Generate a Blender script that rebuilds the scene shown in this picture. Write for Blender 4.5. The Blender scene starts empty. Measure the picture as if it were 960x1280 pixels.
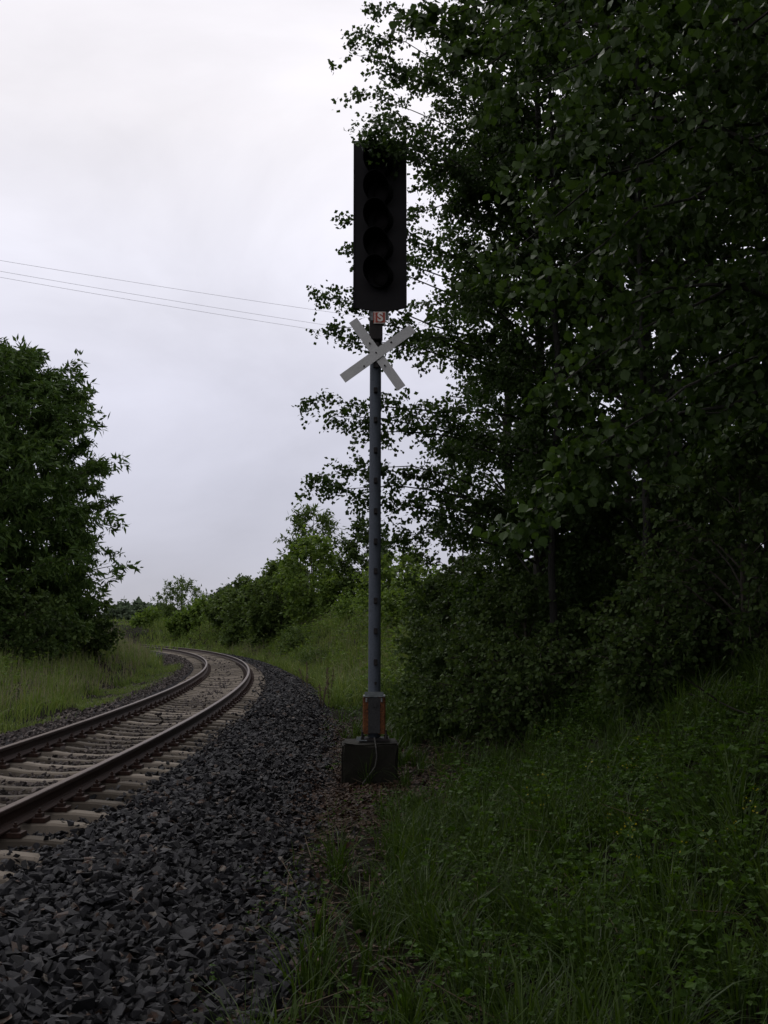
import bpy, bmesh, math, random
import numpy as np
from mathutils import Vector, Matrix

SC = bpy.context.scene
COL = SC.collection
rng = np.random.default_rng(7)
random.seed(7)

# ------------------------------------------------------------------ camera, sky, sun, exposure
F = 1420.0                                   # focal length in pixels of a 960x1280 frame
CAM_Z = 1.55
PITCH = math.atan(146.2 / F)
cam = bpy.data.cameras.new('camera')
cam.sensor_fit = 'VERTICAL'
cam.sensor_height = 24.0
cam.sensor_width = 18.0
cam.lens = 24.0 * F / 1280.0
cam.clip_start = 0.05
cam.clip_end = 3000
camo = bpy.data.objects.new('camera', cam)
COL.objects.link(camo)
camo.location = (0, 0, CAM_Z)
camo.rotation_euler = (math.pi / 2 + PITCH, 0, 0)
SC.camera = camo

SUN_EL, SUN_AZ = math.radians(50), math.radians(-28)      # azimuth from +Y towards +X
W = bpy.data.worlds.new('World')
SC.world = W
W.use_nodes = True
nt = W.node_tree
nt.nodes.clear()
N = nt.nodes.new
L = nt.links.new
out = N('ShaderNodeOutputWorld')
sky = N('ShaderNodeTexSky')
sky.sky_type = 'NISHITA'
sky.sun_disc = False
sky.sun_elevation = SUN_EL
sky.sun_rotation = SUN_AZ
bg1 = N('ShaderNodeBackground')
bg1.inputs['Strength'].default_value = 0.06
L(sky.outputs[0], bg1.inputs['Color'])
tc = N('ShaderNodeTexCoord')
sep = N('ShaderNodeSeparateXYZ')
L(tc.outputs['Generated'], sep.inputs[0])
ramp = N('ShaderNodeValToRGB')
cr = ramp.color_ramp
cr.elements[0].position = 0.0
cr.elements[0].color = (.55, .55, .625, 1)
cr.elements[1].position = 0.42
cr.elements[1].color = (1.0, .97, 1.02, 1)
for p, c in ((.06, (.59, .592, .69)), (.13, (.645, .647, .755)), (.21, (.77, .768, .885)), (.31, (.93, .92, 1.02))):
    e = cr.elements.new(p)
    e.color = (*c, 1)
no = N('ShaderNodeTexNoise')
no.inputs['Scale'].default_value = 2.6
no.inputs['Detail'].default_value = 6
no.inputs['Roughness'].default_value = .55
no.inputs['Distortion'].default_value = .5
mp = N('ShaderNodeMapping')
mp.inputs['Scale'].default_value = (1, 1, 2.2)
mp.inputs['Location'].default_value = (.35, .1, .2)
L(tc.outputs['Generated'], mp.inputs[0])
L(mp.outputs[0], no.inputs['Vector'])
L(sep.outputs['Z'], ramp.inputs[0])
mr = N('ShaderNodeMapRange')
mr.inputs[1].default_value = .3
mr.inputs[2].default_value = .7
mr.inputs[3].default_value = .87
mr.inputs[4].default_value = 1.10
L(no.outputs[0], mr.inputs[0])
vm = N('ShaderNodeVectorMath')
vm.operation = 'SCALE'
L(ramp.outputs[0], vm.inputs[0])
L(mr.outputs[0], vm.inputs['Scale'])
bg2 = N('ShaderNodeBackground')
bg2.inputs['Strength'].default_value = 1.0
L(vm.outputs[0], bg2.inputs['Color'])
mx = N('ShaderNodeMixShader')
mx.inputs[0].default_value = .94
L(bg1.outputs[0], mx.inputs[1])
L(bg2.outputs[0], mx.inputs[2])
L(mx.outputs[0], out.inputs[0])

sun = bpy.data.lights.new('sun', 'SUN')
sun.energy = 0.8
sun.angle = math.radians(20)
sun.color = (1, .97, .93)
suno = bpy.data.objects.new('sun', sun)
COL.objects.link(suno)
sd = Vector((math.sin(SUN_AZ) * math.cos(SUN_EL), math.cos(SUN_AZ) * math.cos(SUN_EL), math.sin(SUN_EL)))
suno.rotation_euler = sd.to_track_quat('Z', 'Y').to_euler()

SC.view_settings.view_transform = 'Standard'
SC.view_settings.look = 'None'
SC.view_settings.gamma = 1.0
SC.view_settings.exposure = 0.0
SC.cycles.max_bounces = 6
SC.cycles.transmission_bounces = 4
SC.cycles.transparent_max_bounces = 4


# ------------------------------------------------------------------ helpers
def P(px, py, Y):
    """world point on the ray of a 960x1280 pixel at the distance Y along the view's ground direction"""
    a, b = (px - 480) / F, (640 - py) / F
    d = np.array([a, math.cos(PITCH) - b * math.sin(PITCH), math.sin(PITCH) + b * math.cos(PITCH)])
    d *= Y / d[1]
    return np.array([d[0], d[1], d[2] + CAM_Z])


def proj(p):
    p = np.asarray(p, float)
    X, Y, Z = p[..., 0], p[..., 1], p[..., 2] - CAM_Z
    yc = Y * math.cos(PITCH) + Z * math.sin(PITCH)
    zc = -Y * math.sin(PITCH) + Z * math.cos(PITCH)
    yc_ = np.where(yc > .1, yc, .1)
    return 480 + F * X / yc_, 640 - F * zc / yc_, yc


def in_view(p, mx=140, my=200):
    u, v, d = proj(p)
    return (d > .8) & (u > -mx) & (u < 960 + mx) & (v < 1280 + my)


# the track: an arc that curves to the left
TX, TY, TR = -3.62, 11.15, 223.0
CX = TX - TR


def track(s, off=0.0):
    a = np.asarray(s, float) / TR
    return CX + (TR + off) * np.cos(a), TY + (TR + off) * np.sin(a)


def s_off(X, Y):
    dx, dy = np.asarray(X, float) - CX, np.asarray(Y, float) - TY
    return np.arctan2(dy, dx) * TR, np.hypot(dx, dy) - TR


def sstep(x):
    x = np.clip(x, 0, 1)
    return x * x * (3 - 2 * x)


_ph = rng.uniform(0, 6.28, (12, 2))
_fr = rng.normal(0, 1, (12, 2))


def wob(X, Y, scale=1.0, amp=1.0):
    r = 0
    for k in range(12):
        r = r + np.sin((X * _fr[k, 0] + Y * _fr[k, 1]) / scale + _ph[k, 0]) / 12 ** .5
    return r * amp


def ground_z(X, Y):
    X, Y = np.asarray(X, float), np.asarray(Y, float)
    s, o = s_off(X, Y)
    t = sstep((Y - 20) / 18)
    H = 1.75 + .75 * t
    Wd = 5.0 - .9 * t
    toe = -.27 - .18 * sstep((Y - 7) / 6)
    right = toe + (H) * sstep((o - 3.6) / Wd) ** .9 + .07 * np.clip(o - 8, 0, 14)
    left = -.17 + (.5 + .42 * sstep((Y - 28) / 18)) * sstep((-o - 2.5) / (5.0 - 1.5 * sstep((Y - 28) / 18))) + .01 * np.clip(-o - 8, 0, 60)
    z = np.where(o > 0, right, left)
    z = z + np.where((o > 3.3) | (o < -2.8), wob(X, Y, 1.6, .05 + .08 * sstep((Y - 22) / 12)) + wob(X, Y, .5, .018), 0)
    # under the ballast
    inside = np.clip(np.minimum(2.9 - o, o + 2.5) / .4, 0, 1)
    z = np.where(inside > 0, z * (1 - inside) + (-.32 - .15 * sstep((Y - 7) / 6)) * inside, z)
    return z


def bed_z(o, Y=15.0):
    """surface of the ballast bed across the track"""
    toe = -.27 - .18 * sstep((np.asarray(Y, float) - 7) / 6)
    r = -.015 + (toe + .015) * sstep((o - 1.85) / 1.25) ** 1.0
    l = -.015 - .16 * sstep((-o - 1.7) / .8)
    c = -.085
    z = np.where(o > 1.3, r, np.where(o < -1.3, l, c))
    return z


def obj(name, me, parent=None, mat=None, kind=None):
    o = bpy.data.objects.new(name, me)
    COL.objects.link(o)
    if parent is not None:
        o.parent = parent
        o.matrix_parent_inverse = Matrix.Translation(-parent.location) if parent.location.length > 0 and not parent.get('rotated') else Matrix()
    if mat is not None and me is not None and len(me.materials) == 0:
        me.materials.append(mat)
    if kind:
        o['kind'] = kind
    return o


def thing(name, label, cat, loc=(0, 0, 0), group=None):
    o = bpy.data.objects.new(name, None)
    COL.objects.link(o)
    o.location = loc
    o.empty_display_size = .2
    tag(o, label, cat, group)
    return o


def tag(o, label, cat, group=None):
    o['label'] = label
    o['category'] = cat
    if group:
        o['group'] = group
    return o


def mesh_np(name, V, faces):
    """V (n,3); faces: list of int arrays (m,k)"""
    me = bpy.data.meshes.new(name)
    V = np.ascontiguousarray(V, np.float32)
    me.vertices.add(len(V))
    me.vertices.foreach_set('co', V.ravel())
    faces = [np.asarray(f, np.int32) for f in faces if len(f)]
    nl = sum(f.size for f in faces)
    nf = sum(len(f) for f in faces)
    me.loops.add(nl)
    me.polygons.add(nf)
    me.loops.foreach_set('vertex_index', np.concatenate([f.ravel() for f in faces]))
    tot = np.concatenate([np.full(len(f), f.shape[1], np.int32) for f in faces])
    st = np.concatenate([[0], np.cumsum(tot)[:-1]]).astype(np.int32)
    me.polygons.foreach_set('loop_start', st)
    me.polygons.foreach_set('use_smooth', np.zeros(nf, bool))
    me.update(calc_edges=True)
    me.validate()
    return me


def stamp(tv, tf, M, T):
    """copies of a template (tv verts, tf list of face arrays) by matrices M (n,3,3) and offsets T (n,3)"""
    tv = np.asarray(tv, float)
    n, k = len(T), len(tv)
    V = np.einsum('nij,kj->nki', M, tv) + T[:, None, :]
    base = (np.arange(n) * k)[:, None, None]
    fs = [(np.asarray(f)[None] + base).reshape(-1, np.asarray(f).shape[1]) for f in tf]
    return V.reshape(-1, 3), fs


class Acc:
    def __init__(self):
        self.V, self.Fs, self.n = [], {}, 0

    def add(self, V, fs):
        V = np.asarray(V, float).reshape(-1, 3)
        for f in fs:
            f = np.asarray(f)
            if len(f):
                self.Fs.setdefault(f.shape[1], []).append(f + self.n)
        self.V.append(V)
        self.n += len(V)

    def mesh(self, name):
        return mesh_np(name, np.concatenate(self.V), [np.concatenate(v) for v in self.Fs.values()])


def tube(acc, pts, rad, sides=8, cap=True):
    pts = np.asarray(pts, float)
    rad = np.broadcast_to(np.asarray(rad, float), (len(pts),))
    tg = np.gradient(pts, axis=0)
    tg /= np.linalg.norm(tg, axis=1)[:, None] + 1e-9
    ref = np.array([0, 0, 1.]) if abs(tg[0, 2]) < .9 else np.array([1., 0, 0])
    a = np.cross(tg, ref)
    a /= np.linalg.norm(a, axis=1)[:, None] + 1e-9
    b = np.cross(tg, a)
    th = np.arange(sides) / sides * 2 * math.pi
    V = pts[:, None] + rad[:, None, None] * (a[:, None] * np.cos(th)[None, :, None] + b[:, None] * np.sin(th)[None, :, None])
    m = len(pts)
    i = np.arange(m - 1)[:, None] * sides
    j = np.arange(sides)[None]
    j2 = (j + 1) % sides
    q = np.stack([i + j, i + sides + j, i + sides + j2, i + j2], -1).reshape(-1, 4)
    fs = [q]
    if cap:
        fs.append(np.array([list(range(sides)), list(range((m - 1) * sides + sides - 1, (m - 1) * sides - 1, -1))]))
    acc.add(V.reshape(-1, 3), fs)


def box(acc, c, d, rz=0, M=None, bev=0.0):
    c, d = np.asarray(c, float), np.asarray(d, float) / 2
    if bev:
        bm = bmesh.new()
        bmesh.ops.create_cube(bm, size=1)
        for v in bm.verts:
            v.co = Vector((v.co.x * d[0] * 2, v.co.y * d[1] * 2, v.co.z * d[2] * 2))
        bmesh.ops.bevel(bm, geom=bm.edges[:], offset=bev, segments=2, affect='EDGES')
        bmesh.ops.triangulate(bm, faces=bm.faces[:])
        V = np.array([v.co[:] for v in bm.verts])
        bm.verts.index_update()
        fs = [np.array([[v.index for v in f.verts] for f in bm.faces])]
        bm.free()
    else:
        V = np.array([[x, y, z] for x in (-1, 1) for y in (-1, 1) for z in (-1, 1)]) * d
        fs = [np.array([[0, 1, 3, 2], [4, 6, 7, 5], [0, 4, 5, 1], [2, 3, 7, 6], [0, 2, 6, 4], [1, 5, 7, 3]])]
    if M is None:
        cz, sz = math.cos(rz), math.sin(rz)
        M = np.array([[cz, -sz, 0], [sz, cz, 0], [0, 0, 1]])
    acc.add(V @ np.asarray(M).T + c, fs)


def rand_rot(n, up=0.0):
    """random frames whose z axis leans to +Z by UP"""
    z = rng.normal(0, 1, (n, 3))
    z /= np.linalg.norm(z, axis=1)[:, None]
    z[:, 2] += up
    z /= np.linalg.norm(z, axis=1)[:, None] + 1e-9
    r = rng.normal(0, 1, (n, 3))
    x = np.cross(r, z)
    x /= np.linalg.norm(x, axis=1)[:, None] + 1e-9
    y = np.cross(z, x)
    return np.stack([x, y, z], -1)


# ------------------------------------------------------------------ materials
def mat_new(name):
    m = bpy.data.materials.new(name)
    m.use_nodes = True
    t = m.node_tree
    t.nodes.clear()
    o = t.nodes.new('ShaderNodeOutputMaterial')
    return m, t, o


def node(t, ty, **kw):
    n = t.nodes.new(ty)
    for k, v in kw.items():
        if k in n.inputs:
            n.inputs[k].default_value = v
        else:
            setattr(n, k, v)
    return n


def ramp_node(t, stops):
    r = t.nodes.new('ShaderNodeValToRGB')
    e = r.color_ramp.elements
    while len(e) > 1:
        e.remove(e[0])
    e[0].position = stops[0][0]
    e[0].color = (*stops[0][1], 1)
    for p, c in stops[1:]:
        x = e.new(p)
        x.color = (*c, 1)
    return r


def noise_mat(name, stops, scale=8, rough=.8, bump=.3, detail=8, metallic=0.0, spec=.3, scale2=None, island=False, bump_scale=None, stretch=None):
    m, t, o = mat_new(name)
    b = node(t, 'ShaderNodeBsdfPrincipled', Roughness=rough, Metallic=metallic)
    b.inputs['Specular IOR Level'].default_value = spec
    c = node(t, 'ShaderNodeTexCoord')
    src = c.outputs['Object']
    if stretch:
        mpn = node(t, 'ShaderNodeMapping')
        mpn.inputs['Scale'].default_value = stretch
        t.links.new(src, mpn.inputs[0])
        src = mpn.outputs[0]
    n = node(t, 'ShaderNodeTexNoise', Scale=scale, Detail=detail, Roughness=.6)
    t.links.new(src, n.inputs['Vector'])
    r = ramp_node(t, stops)
    fac = n.outputs[0]
    if scale2:
        n2 = node(t, 'ShaderNodeTexNoise', Scale=scale2, Detail=4)
        t.links.new(src, n2.inputs['Vector'])
        mm = node(t, 'ShaderNodeMath', operation='MULTIPLY_ADD')
        t.links.new(n2.outputs[0], mm.inputs[0])
        mm.inputs[1].default_value = .6
        mm2 = node(t, 'ShaderNodeMath', operation='MULTIPLY')
        t.links.new(n.outputs[0], mm2.inputs[0])
        mm2.inputs[1].default_value = .4
        t.links.new(mm2.outputs[0], mm.inputs[2])
        fac = mm.outputs[0]
    if island:
        g = node(t, 'ShaderNodeNewGeometry')
        oi = node(t, 'ShaderNodeObjectInfo')
        a = node(t, 'ShaderNodeMath', operation='ADD')
        t.links.new(g.outputs['Random Per Island'], a.inputs[0])
        t.links.new(oi.outputs['Random'], a.inputs[1])
        fr = node(t, 'ShaderNodeMath', operation='FRACT')
        t.links.new(a.outputs[0], fr.inputs[0])
        mm = node(t, 'ShaderNodeMath', operation='MULTIPLY_ADD')
        t.links.new(fac, mm.inputs[0])
        mm.inputs[1].default_value = .3
        m3 = node(t, 'ShaderNodeMath', operation='MULTIPLY_ADD')
        t.links.new(fr.outputs[0], m3.inputs[0])
        m3.inputs[1].default_value = 1.0
        m3.inputs[2].default_value = -.15
        t.links.new(m3.outputs[0], mm.inputs[2])
        fac = mm.outputs[0]
    t.links.new(fac, r.inputs[0])
    t.links.new(r.outputs[0], b.inputs['Base Color'])
    if bump:
        bn = node(t, 'ShaderNodeBump', Strength=bump, Distance=.02)
        nb = node(t, 'ShaderNodeTexNoise', Scale=bump_scale or scale * 2, Detail=8, Roughness=.7)
        t.links.new(src, nb.inputs['Vector'])
        t.links.new(nb.outputs[0], bn.inputs['Height'])
        t.links.new(bn.outputs[0], b.inputs['Normal'])
    t.links.new(b.outputs[0], o.inputs[0])
    return m


def leaf_mat(name, stops, trans=.3, rough=.6, spec=.1, patch=.5):
    m, t, o = mat_new(name)
    b = node(t, 'ShaderNodeBsdfPrincipled', Roughness=rough)
    b.inputs['Specular IOR Level'].default_value = spec
    g = node(t, 'ShaderNodeNewGeometry')
    oi = node(t, 'ShaderNodeObjectInfo')
    c = node(t, 'ShaderNodeTexNoise', Scale=patch, Detail=3)
    t.links.new(g.outputs['Position'], c.inputs['Vector'])
    a = node(t, 'ShaderNodeMath', operation='ADD')
    t.links.new(g.outputs['Random Per Island'], a.inputs[0])
    t.links.new(oi.outputs['Random'], a.inputs[1])
    fr = node(t, 'ShaderNodeMath', operation='FRACT')
    t.links.new(a.outputs[0], fr.inputs[0])
    mixf = node(t, 'ShaderNodeMix')
    mixf.inputs[0].default_value = .5
    t.links.new(fr.outputs[0], mixf.inputs[2])
    t.links.new(c.outputs[0], mixf.inputs[3])
    r = ramp_node(t, stops)
    t.links.new(mixf.outputs[0], r.inputs[0])
    t.links.new(r.outputs[0], b.inputs['Base Color'])
    tr = node(t, 'ShaderNodeBsdfTranslucent')
    hs = node(t, 'ShaderNodeHueSaturation', Value=1.1, Saturation=1.15, Hue=.49)
    t.links.new(r.outputs[0], hs.inputs['Color'])
    t.links.new(hs.outputs[0], tr.inputs[0])
    ms = node(t, 'ShaderNodeMixShader')
    ms.inputs[0].default_value = trans
    t.links.new(b.outputs[0], ms.inputs[1])
    t.links.new(tr.outputs[0], ms.inputs[2])
    t.links.new(ms.outputs[0], o.inputs[0])
    return m


M = {}
M['soil'] = noise_mat('soil', [(.3, (.004, .003, .0025)), (.5, (.008, .006, .0045)), (.6, (.009, .010, .004)), (.75, (.016, .012, .008))], scale=3, scale2=26, rough=.95, bump=.7, bump_scale=40, spec=.03)
M['bed'] = noise_mat('ballast_dust', [(.3, (.012, .012, .014)), (.6, (.032, .03, .032)), (.8, (.05, .045, .042))], scale=30, rough=.95, bump=.8, bump_scale=60, spec=.05)
M['stone'] = noise_mat('basalt_stone', [(0, (0.00432, 0.004464, 0.005064)), (.4, (0.01152, 0.01133, 0.01297)), (.7, (0.02016, 0.02026, 0.02279)), (.9, (0.03024, 0.03022, 0.03228)), (.945, (0.04752, 0.04533, 0.04558)), (.955, (0.036, 0.02404, 0.01646)), (.98, (0.04752, 0.02335, 0.01519)), (1, (0.1008, 0.08928, 0.07469))], scale=18, rough=.75, bump=.35, spec=.25, island=True, bump_scale=70)
M['stone_old'] = noise_mat('weathered_stone', [(0, (0.0255, 0.0221, 0.0204)), (.4, (0.051, 0.0425, 0.0391)), (.8, (0.085, 0.0697, 0.06375)), (1, (0.136, 0.1148, 0.102))], scale=18, rough=.85, bump=.35, spec=.25, island=True, bump_scale=70)
M['concrete'] = noise_mat('sleeper_concrete', [(.25, (0.069, 0.05704, 0.04324)), (.5, (0.1288, 0.1086, 0.0828)), (.6, (0.1518, 0.1288, 0.1012)), (.95, (0.1932, 0.1656, 0.1334))], island=True, scale=9, scale2=2.2, rough=.9, bump=.4, bump_scale=90)
M['rust'] = noise_mat('rail_rust', [(.3, (0.015, 0.006412, 0.0042)), (.55, (0.02812, 0.01211, 0.0072)), (.8, (0.05156, 0.02066, 0.012))], scale=9, scale2=60, rough=.8, bump=.3)
M['railtop'] = noise_mat('worn_rail_head', [(.3, (0.05513, 0.03654, 0.028)), (.7, (0.1029, 0.0756, 0.0616))], scale=3, rough=.5, metallic=.7, bump=.05, stretch=(8, .5, 8))
M['paint_grey'] = noise_mat('blue_grey_mast_paint', [(.3, (0.03496, 0.04232, 0.05336)), (.55, (0.05336, 0.0644, 0.07912)), (.8, (0.069, 0.08096, 0.0966))], scale=6, scale2=40, rough=.6, bump=.08)
M['black'] = noise_mat('matt_black_paint', [(.3, (.0035, .003, .0035)), (.7, (.007, .006, .0068))], scale=5, scale2=50, rough=.7, bump=.08, spec=.2)
M['hood'] = noise_mat('matt_black_hood', [(.3, (.003, .003, .003)), (.7, (.005, .0045, .005))], scale=6, rough=.85, bump=.05, spec=.1)  # slightly deeper black than the screen
M['darkiron'] = noise_mat('dark_rusty_iron', [(.3, (.008, .007, .007)), (.7, (.020, .016, .015))], scale=14, rough=.75, bump=.25)
M['white_board'] = noise_mat('weathered_white_board', [(.25, (.32, .32, .31)), (.5, (.42, .42, .405)), (.8, (.48, .48, .465))], scale=5, scale2=60, rough=.65, bump=.06)
M['orange_rust'] = noise_mat('orange_rust', [(.35, (0.024, 0.008, 0.0032)), (.5, (0.08, 0.0272, 0.0072)), (.72, (0.16, 0.06, 0.0136))], scale=9, scale2=50, rough=.85, bump=.3)
M['casing'] = noise_mat('dirty_grey_steel', [(.3, (.014, .014, .014)), (.7, (.035, .036, .036))], scale=9, scale2=50, rough=.8, bump=.2)
M['zinc'] = noise_mat('grey_zinc', [(.3, (.09, .10, .10)), (.7, (.18, .20, .20))], scale=20, rough=.6, bump=.1, metallic=.2)
M['mossy'] = noise_mat('mossy_concrete', [(.3, (0.0042, 0.0036, 0.0024)), (.5, (0.0084, 0.0072, 0.0042)), (.62, (0.0078, 0.0096, 0.0036)), (.8, (0.021, 0.0168, 0.0108))], scale=6, scale2=35, rough=.95, bump=.6)
M['sign_red'] = noise_mat('faded_red_enamel', [(.3, (0.2448, 0.036, 0.0216)), (.7, (0.3312, 0.0576, 0.0324))], scale=20, rough=.5, bump=.04)
M['sign_white'] = noise_mat('cream_enamel', [(.3, (0.528, 0.496, 0.448)), (.7, (0.624, 0.592, 0.544))], scale=20, rough=.5, bump=.04)
M['lens'] = noise_mat('dark_signal_glass', [(.3, (.005, .004, .004)), (.7, (.010, .008, .008))], scale=10, rough=.6, bump=0, spec=.08)
M['cable'] = noise_mat('grey_cable', [(.3, (.03, .03, .027)), (.7, (.06, .057, .05))], scale=20, rough=.7, bump=.05)
M['wire'] = noise_mat('aluminium_wire', [(.3, (.5, .5, .52)), (.7, (.6, .6, .62))], scale=20, rough=.6, bump=0)
M['bark'] = noise_mat('grey_poplar_bark', [(.3, (.012, .011, .009)), (.55, (.03, .028, .022)), (.75, (.06, .057, .046))], scale=3, scale2=18, rough=.95, bump=.7, stretch=(4, 4, 1))
M['bark_pale'] = noise_mat('pale_grey_bark', [(.35, (0.00495, 0.004537, 0.003713)), (.5, (0.0132, 0.01238, 0.01031)), (.62, (0.02475, 0.02351, 0.0198)), (.72, (0.04125, 0.04001, 0.03424))], scale=2.2, scale2=14, rough=.95, bump=.7, stretch=(4, 4, 1))
M['dark_wood'] = noise_mat('dark_dead_wood', [(.3, (.004, .0035, .003)), (.7, (.016, .013, .010))], scale=12, rough=.9, bump=.3, spec=.08)  # darker tone than the tree barks
M['bark_dark'] = noise_mat('dark_bark', [(.3, (.014, .012, .009)), (.6, (.04, .033, .025)), (.8, (.07, .06, .045))], scale=3, scale2=18, rough=.95, bump=.7, stretch=(4, 4, 1))
M['poplar'] = leaf_mat('poplar_leaf', [(.2, (0.0204, 0.0391, 0.0085)), (.5, (0.0323, 0.0595, 0.0136)), (.8, (0.0527, 0.08925, 0.0221))], trans=.38, rough=.5, spec=.16)
M['robinia'] = leaf_mat('robinia_leaf', [(.2, (.026, .050, .012)), (.5, (.044, .080, .019)), (.8, (.072, .115, .028))], trans=.3)
M['bushleaf'] = leaf_mat('bush_leaf', [(.2, (0.0221, 0.03995, 0.0102)), (.5, (0.0391, 0.0646, 0.017)), (.8, (0.0612, 0.0918, 0.0238))], trans=.3)
M['lightleaf'] = leaf_mat('light_bush_leaf', [(.2, (0.057, 0.1, 0.0198)), (.5, (0.095, 0.15, 0.0324)), (.8, (0.1425, 0.2, 0.0495))], trans=.45)
M['midleaf'] = leaf_mat('mid_bush_leaf', [(.2, (.04, .068, .018)), (.5, (.068, .105, .028)), (.8, (.10, .145, .04))], trans=.4)
M['farleaf'] = leaf_mat('hazed_distant_leaf', [(.2, (.06, .085, .05)), (.5, (.085, .115, .068)), (.8, (.11, .145, .085))], trans=.3)  # distance haze is put into this greyer leaf colour
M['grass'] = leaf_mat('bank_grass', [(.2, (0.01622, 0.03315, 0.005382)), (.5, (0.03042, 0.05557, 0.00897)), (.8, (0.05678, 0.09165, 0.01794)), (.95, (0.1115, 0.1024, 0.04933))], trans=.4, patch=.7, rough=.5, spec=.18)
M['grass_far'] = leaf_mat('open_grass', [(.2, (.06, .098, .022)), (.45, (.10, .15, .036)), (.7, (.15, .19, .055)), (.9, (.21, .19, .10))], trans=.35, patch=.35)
M['seedgrass'] = leaf_mat('seeding_grass', [(.2, (.13, .125, .08)), (.6, (.19, .17, .11)), (.9, (.25, .22, .15))], trans=.3, patch=.5)
M['herb'] = leaf_mat('herb_leaf', [(.2, (0.02297, 0.0486, 0.007776)), (.5, (0.03758, 0.07582, 0.01123)), (.8, (0.06055, 0.1089, 0.01901))], trans=.4, patch=.9, rough=.55, spec=.12)
M['litter'] = leaf_mat('dead_leaf', [(.2, (0.0153, 0.0085, 0.00595)), (.5, (0.034, 0.01955, 0.01275)), (.8, (0.068, 0.0408, 0.0272)), (.95, (0.1275, 0.102, 0.08075))], trans=.1, patch=2)
M['yellow'] = leaf_mat('yellow_petal', [(.2, (.20, .18, .02)), (.8, (.30, .27, .03))], trans=.3)
M['dry'] = noise_mat('dry_stem', [(.3, (.05, .036, .022)), (.7, (.13, .10, .065))], scale=20, rough=.9, bump=.2)

# ------------------------------------------------------------------ ground sheet
def make_ground():
    xs = np.unique(np.concatenate([np.linspace(-600, -40, 24), np.arange(-40, -10, 1.0), np.arange(-10, 12, .32), np.arange(12, 40, 1.2), np.linspace(40, 600, 22)]).round(3))
    ys = np.unique(np.concatenate([np.linspace(-200, -12, 10), np.arange(-12, 2, .8), np.arange(2, 30, .4), np.arange(30, 110, 1.4), np.linspace(110, 1500, 40)]).round(3))
    X, Y = np.meshgrid(xs, ys)
    Z = ground_z(X, Y)
    V = np.stack([X, Y, Z], -1).reshape(-1, 3)
    nx = len(xs)
    i = np.arange(len(ys) - 1)[:, None] * nx + np.arange(nx - 1)[None]
    q = np.stack([i, i + 1, i + nx + 1, i + nx], -1).reshape(-1, 4)
    me = mesh_np('ground', V, [q])
    me.polygons.foreach_set('use_smooth', np.ones(len(me.polygons), bool))
    return obj('ground', me, None, M['soil'], 'structure')


make_ground()

# ------------------------------------------------------------------ ballast bed
S0, S1 = -14.0, 95.0


def make_bed():
    ss = np.concatenate([np.arange(S0, 25, .3), np.arange(25, S1 + .1, 1.0)])
    oo = np.array([-2.62, -2.5, -2.2, -1.95, -1.7, -1.5, -1.32, -1.28, -.9, -.5, 0, .5, .9, 1.28, 1.32, 1.5, 1.7, 1.85, 2.0, 2.2, 2.4, 2.6, 2.75, 2.9, 3.0, 3.1])
    Sg, Og = np.meshgrid(ss, oo, indexing='ij')
    X, Y = track(Sg, Og)
    Z = bed_z(Og, Y) - .02 + rng.uniform(-.012, .012, X.shape)
    Z[:, 0] -= .15
    Z[:, -1] -= .12
    V = np.stack([X, Y, Z], -1).reshape(-1, 3)
    n = len(oo)
    i = np.arange(len(ss) - 1)[:, None] * n + np.arange(n - 1)[None]
    q = np.stack([i, i + 1, i + n + 1, i + n], -1).reshape(-1, 4)
    return obj('ballast_bed', mesh_np('ballast_bed', V, [q[:, ::-1] if False else q]), None, M['bed'], 'structure')


bed = make_bed()

# rock templates
ROCKS = []
for k in range(16):
    bm = bmesh.new()
    pts = rng.normal(0, 1, (8, 3))
    pts /= np.linalg.norm(pts, axis=1)[:, None]
    pts *= rng.uniform(.85, 1.1, (8, 1))
    pts *= np.array([1.0, rng.uniform(.6, .85), rng.uniform(.4, .65)])
    for p in pts:
        bm.verts.new(p)
    r = bmesh.ops.convex_hull(bm, input=bm.verts[:])
    for v in [v for v in bm.verts if not v.link_faces]:
        bm.verts.remove(v)
    bmesh.ops.triangulate(bm, faces=bm.faces[:])
    bmesh.ops.recalc_face_normals(bm, faces=bm.faces[:])
    bm.verts.index_update()
    ROCKS.append((np.array([v.co[:] for v in bm.verts]), np.array([[v.index for v in f.verts] for f in bm.faces])))
    bm.free()


def scatter_bed(n, s0, s1, o0, o1):
    s = rng.uniform(s0, s1, n)
    o = rng.uniform(o0, o1, n)
    X, Y = track(s, o)
    return s, o, X, Y


def ballast_edge(X, Y):
    return 2.84 + .38 * (1 - sstep((Y - 4) / 8)) + wob(X, Y, .55, .1) + rng.normal(0, .05, np.shape(X))


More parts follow.
